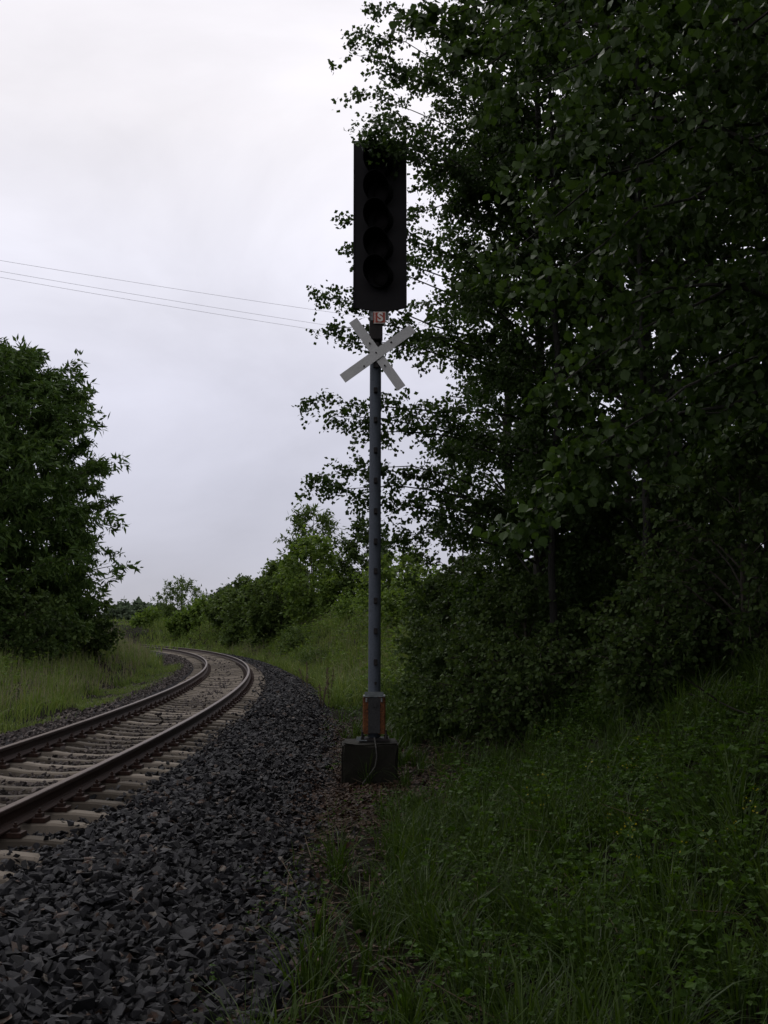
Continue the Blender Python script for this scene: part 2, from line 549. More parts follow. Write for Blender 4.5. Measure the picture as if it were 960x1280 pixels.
def make_stones():
    accs = {'new': Acc(), 'old': Acc()}
    near = []
    #      s0   s1   o0    o1   per m2  size      tone
    spec = [(-7.6, -1, 1.38, 3.25, 780, (.030, .070), 'new'),
            (-1, 8, 1.38, 3.3, 470, (.032, .066), 'new'),
            (8, 24, 1.38, 3.35, 190, (.04, .07), 'new'),
            (24, 62, 1.38, 3.3, 55, (.05, .08), 'new'),
            (-4, 8, -1.25, .86, 330, (.026, .045), 'old'),
            (8, 24, -1.25, .86, 140, (.034, .058), 'old'),
            (24, 60, -1.25, 1.25, 32, (.045, .075), 'old'),
            (-7.6, 8, .86, 1.38, 420, (.026, .045), 'new'),
            (8, 30, .86, 1.38, 200, (.03, .05), 'new'),
            (0, 10, -2.7, -1.35, 190, (.028, .05), 'old'),
            (10, 30, -2.7, -1.35, 90, (.03, .055), 'old'),
            (30, 60, -2.7, -1.35, 50, (.045, .075), 'old'),
            (8, 26, -5.2, -2.6, 50, (.03, .055), 'old'),
            (-7, 9, 2.9, 3.35, 60, (.02, .045), 'new')]
    for s0, s1, o0, o1, dens, sz, tone in spec:
        n = int(dens * (s1 - s0) * (o1 - o0))
        s, o, X, Y = scatter_bed(n, s0, s1, o0, o1)
        if o0 < -3 or o0 > 2.8:
            Z = ground_z(X, Y)
            keep = wob(X, Y, .8) > (.2 if o0 < 0 else -.1)
        else:
            Z = bed_z(o, Y)
            keep = np.ones(n, bool)
        if o0 in (-1.25, .86):                # only between sleepers
            ph = (s / .6) % 1.0
            ph = np.minimum(ph, 1 - ph) * .6
            keep &= (ph > .125) | (rng.uniform(0, 1, n) < np.where(o > 1.0, .05 + 1.3 * np.clip(o - 1.0, 0, .4), .035))
            rr = np.minimum(np.abs(o - .75), np.abs(o + .75))
            keep &= rr > .10
            Z = np.where(ph > .125, Z + .012, .0)
        Pn = np.stack([X, Y, Z + rng.uniform(-.02, .032, n)], -1)
        if tone == 'new' and o1 > 3 and o0 < 2:
            keep &= o < ballast_edge(X, Y)
        keep &= in_view(Pn)
        Pn = Pn[keep]
        n = len(Pn)
        sc = (sz[0] * .75 + (sz[1] * 1.08 - sz[0] * .75) * rng.beta(1.6, 1.9, n)) * np.where(rng.uniform(0, 1, n) < .05, 1.3, 1)
        R = rand_rot(n, up=1.2)
        A = R * sc[:, None, None]
        vi = rng.integers(0, len(ROCKS), n)
        if s0 < -5 and o0 == 1.38:
            u, v, d = proj(Pn)
            score = sc / d * (Pn[:, 2] > bed_z(s_off(Pn[:, 0], Pn[:, 1])[1], Pn[:, 1]) + .006) * (u > 4) * (u < 900) * (v < 1270) * (v > 900)
            top = np.argsort(-score)[:300]
            near = [(vi[i], A[i], Pn[i]) for i in top]
            mask = np.ones(n, bool)
            mask[top] = False
        else:
            mask = np.ones(n, bool)
        for k in range(len(ROCKS)):
            w = mask & (vi == k)
            if w.any():
                accs[tone].add(*stamp(ROCKS[k][0], [ROCKS[k][1]], A[w], Pn[w]))
    obj('gravel', accs['new'].mesh('gravel'), bed, M['stone'], 'stuff')
    obj('gravel', accs['old'].mesh('gravel_old'), bed, M['stone_old'], 'stuff')
    mes = []
    for k, (v, f) in enumerate(ROCKS):
        me = mesh_np('stone', v, [f])
        me.materials.append(M['stone'])
        mes.append(me)
    for k, A, p in near:
        o = obj('stone', mes[k], bed)
        m4 = Matrix.Identity(4)
        for i in range(3):
            for j in range(3):
                m4[i][j] = A[i, j]
            m4[i][3] = p[i]
        o.matrix_basis = m4


make_stones()

# ------------------------------------------------------------------ railway track
RAIL_Z = 0.04                                  # underside of the rail foot above the sleeper top
RH = 0.16


def make_track():
    t = thing('railway_track', 'single curving railway track with rusty rails on pale concrete sleepers', 'railway track', (*[float(v) for v in track(-8)], 0))
    prof = np.array([[-.0625, 0], [.0625, 0], [.0625, .012], [.02, .03], [.009, .045], [.009, .105], [.02, .113], [.034, .122], [.035, .148], [.031, .156], [.024, .16], [-.024, .16], [-.031, .156], [-.035, .148], [-.034, .122], [-.02, .113], [-.009, .105], [-.009, .045], [-.02, .03], [-.0625, .012]])
    ss = np.arange(S0, S1 + .01, .5)
    for off in (-.7525, .7525):
        V = []
        for a, z in prof:
            X, Y = track(ss, off + a)
            V.append(np.stack([X, Y, np.full_like(X, z + RAIL_Z)], -1))
        V = np.stack(V, 1)
        k = len(prof)
        m = len(ss)
        i = np.arange(m - 1)[:, None] * k
        j = np.arange(k)[None]
        j2 = (j + 1) % k
        q = np.stack([i + j, i + j2, i + k + j2, i + k + j], -1).reshape(-1, 4)
        me = mesh_np('rail', V.reshape(-1, 3), [q])
        me.materials.append(M['rust'])
        me.materials.append(M['railtop'])
        mi = np.zeros((m - 1, k), np.int32)
        mi[:, 9:12] = 1
        me.polygons.foreach_set('material_index', mi.ravel())
        obj('rail', me, t)
    # sleeper template: waisted concrete bar, length along x
    secs = [(-1.27, .235, -.04, .13), (-1.22, .25, -.022, .145), (-.98, .25, .0, .155), (-.55, .25, -.004, .155), (-.38, .22, -.03, .15), (0, .20, -.052, .14)]
    secs = secs + [(-a, b, c, d) for a, b, c, d in secs[-2::-1]]
    Vs = []
    for x, wb, zt, wt in secs:
        Vs += [[x, -wb / 2, -.2], [x, wb / 2, -.2], [x, wt / 2 + .012, zt - .018], [x, wt / 2 - .008, zt], [x, -wt / 2 + .008, zt], [x, -wt / 2 - .012, zt - .018]]
    k = 6
    i = np.arange(len(secs) - 1)[:, None] * k
    j = np.arange(k)[None]
    j2 = (j + 1) % k
    q = np.stack([i + j, i + j2, i + k + j2, i + k + j], -1).reshape(-1, 4)
    n = len(secs)
    me = mesh_np('sleeper', np.array(Vs), [q, np.array([[5, 4, 3, 2, 1, 0], [(n - 1) * k + v for v in range(6)]])])
    me.materials.append(M['concrete'])
    bm = bmesh.new()
    bm.from_mesh(me)
    bmesh.ops.recalc_face_normals(bm, faces=bm.faces[:])
    bm.to_mesh(me)
    bm.free()
    # ribbed plate and clip on each rail seat
    ap = Acc()
    box(ap, (0, 0, .02), (.34, .15, .038))
    mp_ = ap.mesh('base_plate')
    mp_.materials.append(M['rust'])
    ac = Acc()
    box(ac, (0, 0, .055), (.055, .075, .03))
    tube(ac, [(0, 0, .06), (0, 0, .108)], .012, 6)
    tube(ac, [(0, 0, .076), (0, 0, .092)], .021, 6)
    mc = ac.mesh('rail_clip')
    mc.materials.append(M['rust'])
    s = math.ceil(S0 / .6) * .6
    first = True
    while s < S1 - 20:
        x, y = track(s)
        a = s / TR
        sl = obj('sleeper', me, t)
        sl.location = (float(x), float(y), 0)
        sl.rotation_euler = (rng.normal(0, .004), rng.normal(0, .004), a + rng.normal(0, .008))
        if -9 < s < 40:
            for sgn in (-1, 1):
                b = bpy.data.objects.new('base_plate', mp_)
                COL.objects.link(b)
                b.parent = sl
                b.location = (sgn * .7525, 0, 0)
                for q_ in (-.105, .105):
                    if s > 24:
                        break
                    c = bpy.data.objects.new('rail_clip', mc)
                    COL.objects.link(c)
                    c.parent = sl
                    c.location = (sgn * .7525 + q_, 0, 0)
        s += .6


make_track()


# ------------------------------------------------------------------ the signal
def lathe_box(acc, *a):
    pass


def make_signal():
    Y = 15.0
    k = Y / F
    px = lambda x, y, yy=Y: P(x, y, yy)
    base = px(467.5, 978)
    X0 = base[0]
    t = thing('railway_signal', 'tall railway light signal on a grey mast with a black screen and a white cross', 'railway signal', (X0, Y, base[2]))
    zf = px(467, 928)[2]
    # foundation block
    a = Acc()
    box(a, (px(462, 930)[0], Y + .22, (zf + base[2] - .35) / 2), (.735, .72, zf - base[2] + .35), rz=.02, bev=.03)
    fm = a.mesh('foundation')
    bm = bmesh.new()
    bm.from_mesh(fm)
    bmesh.ops.subdivide_edges(bm, edges=bm.edges[:], cuts=3, use_grid_fill=True)
    for v in bm.verts:
        v.co += Vector(rng.normal(0, .006, 3)) + Vector((wob(v.co.x * 3, v.co.z * 3, .5, .012), wob(v.co.z * 3, v.co.x * 3, .6, .012), wob(v.co.x * 2, v.co.y * 2, .4, .008)))
    bm.to_mesh(fm)
    bm.free()
    obj('foundation', fm, t, M['mossy'])
    # flange with nuts
    a = Acc()
    box(a, (X0, Y + .2, zf + .022), (.40, .36, .035), bev=.006)
    for sx in (-1, 1):
        for sy in (-1, 1):
            tube(a, [(X0 + sx * .155, Y + .2 + sy * .135, zf + .03), (X0 + sx * .155, Y + .2 + sy * .135, zf + .13)], .016, 6)
            tube(a, [(X0 + sx * .155, Y + .2 + sy * .135, zf + .04), (X0 + sx * .155, Y + .2 + sy * .135, zf + .068)], .03, 6)
    obj('base_flange', a.mesh('base_flange'), t, M['darkiron'])
    a = Acc()
    box(a, (X0 - .2, Y + .015, zf + .045), (.06, .012, .05))
    box(a, (X0 - .15, Y + .012, zf + .024), (.12, .01, .012))
    obj('flange_edge', a.mesh('flange_edge'), t, M['zinc'])
    # casing: two rusty channels with a grey plate between
    zc0, zc1 = zf + .10, px(467, 872)[2]
    for s in (-1, 1):
        a = Acc()
        prof = [(s * .055, -.13), (s * .135, -.13), (s * .15, -.11), (s * .15, .11), (s * .135, .13), (s * .055, .13), (s * .055, .118), (s * .128, .118), (s * .138, .105), (s * .138, -.105), (s * .128, -.118), (s * .055, -.118)]
        n = len(prof)
        V = np.array([[X0 + x, Y + .2 + y, z] for z in (zc0, zc1) for x, y in prof])
        q = np.array([[i, (i + 1) % n, n + (i + 1) % n, n + i] for i in range(n)])
        a.add(V, [q, np.array([list(range(n))[::-1], list(range(n, 2 * n))])])
        me = a.mesh('base_channel')
        bm = bmesh.new()
        bm.from_mesh(me)
        bmesh.ops.recalc_face_normals(bm, faces=bm.faces[:])
        bmesh.ops.triangulate(bm, faces=bm.faces[:])
        bm.to_mesh(me)
        bm.free()
        obj('base_channel', me, t, M['orange_rust'])
    a = Acc()
    box(a, (X0, Y + .066, (zc0 + zc1) / 2), (.155, .012, zc1 - zc0 - .02))
    box(a, (X0 + .01, Y + .053, zc1 - .10), (.045, .014, .06))
    obj('casing_plate', a.mesh('casing_plate'), t, M['casing'])
    a = Acc()
    box(a, (X0, Y + .19, zc1 + .012), (.29, .27, .02), bev=.004)
    box(a, (X0, Y + .075, zc1 + .045), (.25, .02, .05), bev=.004)
    for s in (-1, 1):
        tube(a, [(X0 + s * .1, Y + .062, zc1 - .01), (X0 + s * .1, Y + .062, zc1 - .06)], .014, 6)
    obj('clamp_collar', a.mesh('clamp_collar'), t, M['zinc'])
    # mast
    zt = px(469, 395)[2]
    xt = px(469.5, 395)[0]
    a = Acc()
    zs = np.linspace(zf + .05, zt, 14)
    xs = X0 + (xt - X0) * (zs - zs[0]) / (zs[-1] - zs[0])
    tube(a, np.stack([xs, np.full(14, Y + .2), zs], -1), np.linspace(.084, .076, 14), 28)
    me = a.mesh('mast')
    me.polygons.foreach_set('use_smooth', np.ones(len(me.polygons), bool))
    mast = obj('mast', me, t, M['paint_grey'])
    a = Acc()
    z0 = px(469, 448)[2]
    tube(a, [(xt - .004, Y + .2, z0), (xt, Y + .2, zt + .15)], .086, 24)
    box(a, (xt + .01, Y + .11, (px(0, 404)[2] + px(0, 418)[2]) / 2), (.17, .12, .26), bev=.01)
    obj('mast_sleeve', a.mesh('mast_sleeve'), t, M['darkiron'])
    # step brackets on the face of the mast
    am = Acc()
    box(am, (0, -.002, 0), (.05, .03, .085), bev=.006)
    box(am, (.006, -.034, -.026), (.034, .07, .016), bev=.004)
    tube(am, [(0, .0, .028), (0, -.026, .028)], .012, 6)
    ms = am.mesh('step')
    ms.materials.append(M['darkiron'])
    for y in (488, 525, 563, 601, 639, 677, 714, 751, 789, 828, 854):
        p = px(469.5, y, Y + .12)
        o = bpy.data.objects.new('step', ms)
        COL.objects.link(o)
        o.parent = t
        o.location = Vector((p[0], Y + .117, p[2])) - Vector(t.location)
        if y == 854:
            o.scale = (.6, .6, .45)
    # white cross
    c = px(470, 440, Y)
    cr_ = bpy.data.objects.new('mast_cross', None)
    COL.objects.link(cr_)
    cr_.parent = t
    cr_.location = Vector((c[0], Y + .06, c[2])) - Vector(t.location)

    def slat(p, q, yoff, w):
        A, B = px(*p), px(*q)
        mid = (A + B) / 2
        d = B - A
        Lh = math.hypot(d[0], d[2])
        an = math.atan2(d[2], d[0])
        a = Acc()
        Mx = np.array([[math.cos(an), 0, -math.sin(an)], [0, 1, 0], [math.sin(an), 0, math.cos(an)]])
        box(a, (mid[0] - c[0], yoff, mid[2] - c[2]), (Lh, .012, w), M=Mx)
        s = obj('slat', a.mesh('slat'), None, M['white_board'])
        s.parent = cr_
    aa = Acc()
    slat((441, 399), (502, 484), .0, .128)
    slat((428, 472.5), (516, 409.5), -.016, .133)
    for m_ in ((462, 428), (455, 457), (489, 427), (481, 456)):
        q_ = px(*m_) - c
        tube(aa, [(q_[0], .02, q_[2]), (q_[0], -.034, q_[2])], .012, 6)
    a = aa
    box(a, (.0, .03, -.02), (.07, .05, .34))
    tube(a, [(0, .03, 0), (0, -.03, 0)], .012, 6)
    b = obj('bracket', a.mesh('bracket'), None, M['darkiron'])
    b.parent = cr_
    # number plate with S
    A, B = px(467.5, 389.5, Y), px(481.5, 403, Y)
    pl = Acc()
    box(pl, ((A[0] + B[0]) / 2, Y + .03, (A[2] + B[2]) / 2), (B[0] - A[0] + .012, .008, A[2] - B[2] + .012))
    plate = obj('letter_plate', pl.mesh('letter_plate'), t, M['sign_white'])
    a = Acc()
    box(a, ((A[0] + B[0]) / 2 + .008, Y + .0245, (A[2] + B[2]) / 2), (B[0] - A[0] - .02, .004, A[2] - B[2] - .008))
    box(a, (A[0] - .001, Y + .0245, (A[2] + B[2]) / 2), (.014, .004, A[2] - B[2] - .008))
    obj('red_field', a.mesh('red_field'), plate, M['sign_red'])
    cu = bpy.data.curves.new('letter', 'FONT')
    cu.body = 'S'
    cu.size = .165
    cu.align_x = 'CENTER'
    cu.align_y = 'CENTER'
    cu.offset = .006
    cu.extrude = .002
    tmp = bpy.data.objects.new('letter_tmp', cu)
    COL.objects.link(tmp)
    dg = bpy.context.evaluated_depsgraph_get()
    me = bpy.data.meshes.new_from_object(tmp.evaluated_get(dg))
    bpy.data.objects.remove(tmp)
    me.materials.clear()
    me.transform(Matrix.Translation(((A[0] + B[0]) / 2 + .008, Y + .0185, (A[2] + B[2]) / 2)) @ Matrix.Rotation(math.pi / 2, 4, 'X'))
    obj('letter', me, plate, M['sign_white'])
    a = Acc()
    A2, B2 = px(463, 387, Y), px(486, 399, Y)
    box(a, ((A2[0] + B2[0]) / 2, Y + .05, (A2[2] + B2[2]) / 2), (B2[0] - A2[0], .012, A2[2] - B2[2]))
    obj('plate_bracket', a.mesh('plate_bracket'), t, M['zinc'])
    # the head: screen, housing, hoods and lenses
    Yh = Y + .02
    A, B = px(442, 176, Yh), px(508.5, 386, Yh)
    hx, hz = (A[0] + B[0]) / 2, (A[2] + B[2]) / 2
    w, h = B[0] - A[0], A[2] - B[2]
    a = Acc()
    # screen with a shallow folded edge and cut lower corners
    o2 = [(-w / 2, h / 2), (w / 2, h / 2), (w / 2, -h / 2 + .02), (.09, -h / 2 - .03), (-.05, -h / 2 - .03), (-w / 2, -h / 2 + .02)]
    V = np.array([[hx + x, y, hz + z] for y in (Yh, Yh + .045) for x, z in o2])
    n = len(o2)
    q = np.array([[i, (i + 1) % n, n + (i + 1) % n, n + i] for i in range(n)])
    a.add(V, [q, np.array([list(range(n))[::-1], list(range(n, 2 * n))])])
    me = a.mesh('signal_screen')
    bm = bmesh.new()
    bm.from_mesh(me)
    bmesh.ops.recalc_face_normals(bm, faces=bm.faces[:])
    bmesh.ops.triangulate(bm, faces=bm.faces[:])
    bm.to_mesh(me)
    bm.free()
    head = obj('signal_head', me, t, M['black'])
    a = Acc()
    box(a, (hx, Yh + .145, hz), (.46, .19, h - .12), bev=.02)
    obj('lamp_housing', a.mesh('lamp_housing'), head, M['black'])
    a = Acc()
    for s in (-1, 1):
        box(a, (hx + s * (w / 2 - .008), Yh - .006, hz + .01), (.016, .014, h - .04))
    obj('edge_trim', a.mesh('edge_trim'), head, M['black'])
    yaw, tilt = math.radians(13), math.radians(-2)
    lens_px = [(475.5, 208), (475.5, 243), (475.5, 277), (475.5, 312), (475.5, 346)]
    ah = Acc()
    nth = 28
    R = .178
    V = []
    for y0, rr in ((0, R), (1, R * 1.0), (1, R - .008), (0, R - .008)):
        for i in range(nth):
            th = 2 * math.pi * i / nth
            up = (1 + math.sin(th)) / 2
            ln = .10 + .32 * up ** .8
            V.append([rr * math.cos(th), -(ln if y0 else 0), rr * math.sin(th)])
    q = []
    for r in range(3):
        for i in range(nth):
            q.append([r * nth + i, r * nth + (i + 1) % nth, (r + 1) * nth + (i + 1) % nth, (r + 1) * nth + i])
    ah.add(V, [np.array(q)])
    mh = ah.mesh('lamp_hood')
    mh.materials.append(M['hood'])
    al = Acc()
    tube(al, [(0, .01, 0), (0, -.006, 0), (0, -.02, 0), (0, -.028, 0)], [.125, .125, .09, .03], 24)
    ml = al.mesh('lens')
    ml.materials.append(M['lens'])
    rot = Matrix.Rotation(-yaw, 4, 'Z') @ Matrix.Rotation(tilt, 4, 'X')
    for x, y in lens_px:
        p = px(x + .5, y, Yh)
        for me_, nm, yo in ((mh, 'lamp_hood', .012), (ml, 'lens', -.012)):
            o = bpy.data.objects.new(nm, me_)
            COL.objects.link(o)
            o.parent = head
            o.matrix_basis = Matrix.Translation((p[0] - head.matrix_basis.translation[0], Yh + yo, p[2])) @ rot
            o.matrix_parent_inverse = Matrix.Identity(4)
            # head mesh is stored in world coordinates below its parent's inverse, so children share them
    # cable down the foundation
    a = Acc()
    pts = [px(x, y, yy) for x, y, yy in ((468, 922, Y + .01), (470, 934, Y - .17), (471, 946, Y - .19), (469, 958, Y - .2), (462, 968, Y - .22), (453, 980, Y - .3))]
    pts = np.array(pts)
    tt = np.linspace(0, 1, 24)
    c5 = np.stack([np.interp(tt, np.linspace(0, 1, 6), pts[:, i]) for i in range(3)], -1)
    tube(a, c5, .009, 6)
    obj('cable', a.mesh('cable'), t, M['cable'])
    return t


make_signal()


# ------------------------------------------------------------------ plants
LEAF_HEX = (np.array([[0, 0, 0], [.42, .3, .06], [.46, .62, .05], [0, 1.05, -.04], [-.46, .62, .05], [-.42, .3, .06]]), [np.array([[0, 1, 2, 3], [0, 3, 4, 5]])])
LEAF_KITE = (np.array([[0, 0, 0], [.4, .45, .07], [0, 1.05, -.03], [-.4, .45, .07]]), [np.array([[0, 1, 2], [0, 2, 3]])])
LEAF_LONG = (np.array([[0, 0, 0], [.17, .45, .02], [0, 1.1, -.04], [-.17, .45, .02]]), [np.array([[0, 1, 2, 3]])])
LEAF_QUAD = (np.array([[0, 0, 0], [.42, .45, 0], [0, 1, 0], [-.42, .45, 0]]), [np.array([[0, 1, 2, 3]])])


LEAF_ROUND = (np.array([[-.1, 0, 0], [.48, .36, .05], [.1, 1.03, -.03], [-.48, .62, .06]]), [np.array([[0, 1, 2, 3]])])


def bez(p0, p1, p2, n):
    t = np.linspace(0, 1, n)[:, None]
    return (1 - t) ** 2 * p0 + 2 * t * (1 - t) * p1 + t * t * p2


def frames_from(y, up_mix):
    """leaf frames: y axis along Y, normal near up with jitter"""
    n = len(y)
    y = y / (np.linalg.norm(y, axis=1)[:, None] + 1e-9)
    z = rng.normal(0, 1, (n, 3)) * (1 - up_mix)
    z[:, 2] += up_mix
    x = np.cross(y, z)
    x /= np.linalg.norm(x, axis=1)[:, None] + 1e-9
    z = np.cross(x, y)
    return np.stack([x, y, z], -1)


def plant(name, label, cat, base, H, R, z0=.2, nl=40, ntw=18, tl=.8, nlv=24, leaf=.07, tpl=LEAF_KITE, leafmat='poplar', bark='bark', trunk_r=.16,
          droop=.15, rise=.35, prof=None, sprays=(), lean=(0, 0), squash=1.0, spread=.6, up_mix=.35, tstart=.25, group=None, clip=None, leaf_objects=0, nstem=1, nspray=None):
    base = np.array([base[0], base[1], ground_z(base[0], base[1]) if len(base) < 3 else base[2]], float)
    t = thing(name, label, cat, base, group)
    wood = Acc()
    top = base + np.array([lean[0], lean[1], H])
    ctrl = base + np.array([lean[0] * .2 + rng.normal(0, .15) * H / 14, lean[1] * .2 + rng.normal(0, .15) * H / 14, H * .5])
    tp = bez(base - [0, 0, .25], ctrl, top, 14)
    tp[1:-1, :2] += rng.normal(0, .025 * H / 12, (12, 2))
    rad = trunk_r * (1 - np.linspace(0, .93, 14)) ** .8
    rad[0] *= 1.5
    rad[1] *= 1.1
    tube(wood, tp, rad, 10)
    hz = tp[:, 2] - base[2]

    def on_trunk(h):
        return np.array([np.interp(h, hz, tp[:, i]) for i in range(3)]), np.interp(h, hz, rad)

    if prof is None:
        prof = lambda u: (math.sin(math.pi * min(1, .12 + .85 * u)) ** .75)
    O, D, TL, TW = [], [], [], 1.0
    limbs = []
    for i in range(nl):
        u = (i + rng.uniform(0, 1)) / nl
        h = H * (z0 + (1 - z0) * u)
        az = i * 2.39996 + rng.normal(0, .35)
        ln = R * prof(u) * rng.uniform(.72, 1.12)
        h0 = max(H * .03, h - rise * ln - rng.uniform(0, .05) * H)
        p0, r0 = on_trunk(min(h0, H * .97))
        ax, _ = on_trunk(min(h, H * .99))
        tip = ax + np.array([math.cos(az) * ln, math.sin(az) * ln * squash, (h - (ax[2] - base[2])) - droop * ln * rng.uniform(.3, 1)])
        mid = p0 + (tip - p0) * .5 + np.array([0, 0, (.18 + droop) * ln])
        limbs.append((p0, mid, tip, min(r0 * .5, .012 + .012 * ln), ntw, ln, 1.0))
    for tip, h0, dens in sprays:
        tip = np.array(tip, float)
        p0, r0 = on_trunk(h0)
        mid = p0 + (tip - p0) * .55 + np.array([0, 0, .12 * np.linalg.norm(tip - p0)])
        limbs.append((p0, mid, tip, min(r0 * .4, .026), int(ntw * dens), np.linalg.norm((tip - p0)[:2]), .75))
    for p0, mid, tip, r0, nt_, ln, tws in limbs:
        pl = bez(p0, mid, tip, 9)
        pl[1:-1] += rng.normal(0, .025 * ln, (7, 3)) * .6
        if base[1] > 16.5 or H < 6:
            tube(wood, pl[::2], r0 * (1 - np.linspace(0, .85, 5)), 3, cap=False)
        else:
            tube(wood, pl, r0 * (1 - np.linspace(0, .85, 9)), 5, cap=False)
        tt = rng.uniform(tstart if tws == 1 else .05, 1, nt_) ** .8
        tt[:2] = 1.0
        pos = np.stack([np.interp(tt, np.linspace(0, 1, 9), pl[:, i]) for i in range(3)], -1)
        tg = tip - mid
        tg = tg / (np.linalg.norm(tg) + 1e-9)
        d = tg * .75 + rng.normal(0, 1, (nt_, 3)) * np.array([1, 1, .75]) * spread
        d /= np.linalg.norm(d, axis=1)[:, None]
        O.append(pos)
        D.append(d)
        TL.append(tws * tl * rng.uniform(.4, 1.25, nt_) * (1.15 - .45 * tt))
    O, D, TL = np.concatenate(O), np.concatenate(D), np.concatenate(TL)
    m = len(O)
    # thin twigs
    for i in (range(m) if base[1] < 17 and m < 900 else ()):
        e = O[i] + D[i] * TL[i] + np.array([0, 0, -droop * TL[i] * .6])
        tube(wood, [O[i], (O[i] + e) / 2 + [0, 0, .04 * TL[i]], e], [.007, .005, .002], 3, cap=False)
    ft = rng.uniform(.1, 1.05, (m, nlv))
    Lp = O[:, None] + D[:, None] * (TL[:, None] * ft)[..., None]
    Lp[..., 2] -= droop * TL[:, None] * ft ** 2 * .6
    Lp += rng.normal(0, .06 * tl, Lp.shape)
    ld = np.repeat(D, nlv, 0) * .5 + rng.normal(0, .6, (m * nlv, 3)) + np.array([0, 0, -.25 - droop])
    Lp = Lp.reshape(-1, 3)
    sz = leaf * rng.uniform(.6, 1.2, len(Lp))
    fr = frames_from(ld, up_mix)
    if clip is not None:
        kp = clip(Lp)
        Lp, sz, fr = Lp[kp], sz[kp], fr[kp]
    Am = fr * sz[:, None, None]
    mask = np.ones(len(Lp), bool)
    pick = []
    if leaf_objects:
        u, v, d = proj(Lp)
        sc_ = np.where((u > 5) & (u < 950) & (v > 5) & (v < 1270) & (d > 1), sz / np.maximum(d, .5), 0)
        pick = np.argsort(-sc_)[:leaf_objects]
        pick = pick[sc_[pick] > 0]
        mask[pick] = False
    V, fs = stamp(tpl[0], tpl[1], Am[mask], Lp[mask])
    tr = obj('trunk', wood.mesh('trunk'), None, M[bark])
    V = V - base
    me = mesh_np('crown', V, fs)
    crown = obj('crown', me, None, M[leafmat])
    crown.parent = t
    tr.parent = t
    tr.data.transform(Matrix.Translation(-Vector(base)))
    if len(pick):
        lm = mesh_np('leaf', tpl[0], tpl[1])
        lm.materials.append(M[leafmat])
        for i in pick:
            o = bpy.data.objects.new('leaf', lm)
            COL.objects.link(o)
            o.parent = crown
            m4 = Matrix.Identity(4)
            for a in range(3):
                for b in range(3):
                    m4[a][b] = Am[i, a, b]
                m4[a][3] = Lp[i, a] - base[a]
            o.matrix_basis = m4
    return t


def Pg(px, Y):
    """ground point below pixel column px at distance Y"""
    X = P(px, 786, Y)[0]
    return (X, Y)


def top_h(py, Y, X):
    return P(480, py, Y)[2] - float(ground_z(X, Y))


# poplars on the bank to the right
spr = [(P(442, 68, 15.2), 8.6, 1.21), (P(458, 40, 15.5), 9.0, 1.21), (P(454, 118, 15.2), 8.0, 1.12), (P(476, 150, 15.0), 7.6, 1.12), (P(462, 168, 14.7), 7.3, 0.74), (P(458, 173, 14.5), 7.2, 1.40), (P(476, 178, 14.45), 7.2, 1.40), (P(484, 168, 14.6), 7.3, 0.74), (P(471, 10, 15.5), 9.6, 1.21),
       (P(441, 272, 15.8), 6.2, 0.65), (P(452, 315, 15.8), 5.8, 0.65), (P(456, 340, 15.8), 5.6, 0.65), (P(407, 372, 15.8), 5.2, 1.12), (P(421, 410, 15.8), 4.8, 1.02), (P(441, 430, 15.9), 4.7, 0.84),
       (P(395, 500, 15.8), 3.7, 1.40), (P(418, 520, 15.8), 3.6, 1.21), (P(448, 540, 15.8), 3.5, 0.93), (P(399, 596, 15.8), 2.7, 1.40), (P(420, 612, 15.8), 2.6, 1.21), (P(458, 628, 15.8), 2.4, 0.84), (P(463, 585, 16), 2.8, 0.84),
       (P(500, 670, 16), 2.0, 0.93), (P(520, 640, 16), 2.2, 0.93), (P(505, 300, 16), 6.0, 0.93), (P(520, 420, 16), 5.0, 0.93), (P(510, 520, 16), 4.2, 0.93), (P(500, 90, 16), 8.3, 1.12), (P(520, 30, 16), 9, 1.12), (P(530, 200, 15.5), 7.5, 1.12), (P(540, 100, 15.5), 8.5, 1.12),
       (P(555, 560, 15.5), 3.2, 1.12), (P(560, 330, 15), 5.2, 1.12)]
plant('poplar_tree', 'tall poplar behind the signal whose leafy sprays reach over its black screen', 'tree', Pg(675, 17.8), 13.5, 2.0, z0=.08, nl=80, ntw=26, tl=.7, nlv=28, leaf=.063, tpl=LEAF_ROUND, sprays=spr, trunk_r=.105, droop=.2, rise=.3, lean=(.1, 0))
plant('poplar_tree', 'slim bare poplar trunk left of the dark gap in the wood', 'tree', Pg(690, 16.4), 13.5, 1.7, z0=.5, nl=34, ntw=20, tl=.6, nlv=22, leaf=.07, tpl=LEAF_ROUND, trunk_r=.058, bark='bark_pale', droop=.2, rise=.3)
plant('poplar_tree', 'slim bare poplar trunk right of the dark gap, under the nearest branches', 'tree', Pg(806, 15.2), 13, 1.7, z0=.5, nl=34, ntw=20, tl=.6, nlv=22, leaf=.07, tpl=LEAF_ROUND, trunk_r=.058, bark='bark_pale', droop=.2, rise=.3)
plant('poplar_tree', 'leafy poplar standing right of the tree behind the signal', 'tree', Pg(815, 17.2), 13, 2.9, z0=.1, nl=84, ntw=28, tl=.75, nlv=26, leaf=.086, tpl=LEAF_ROUND, trunk_r=.12, droop=.2, rise=.3)
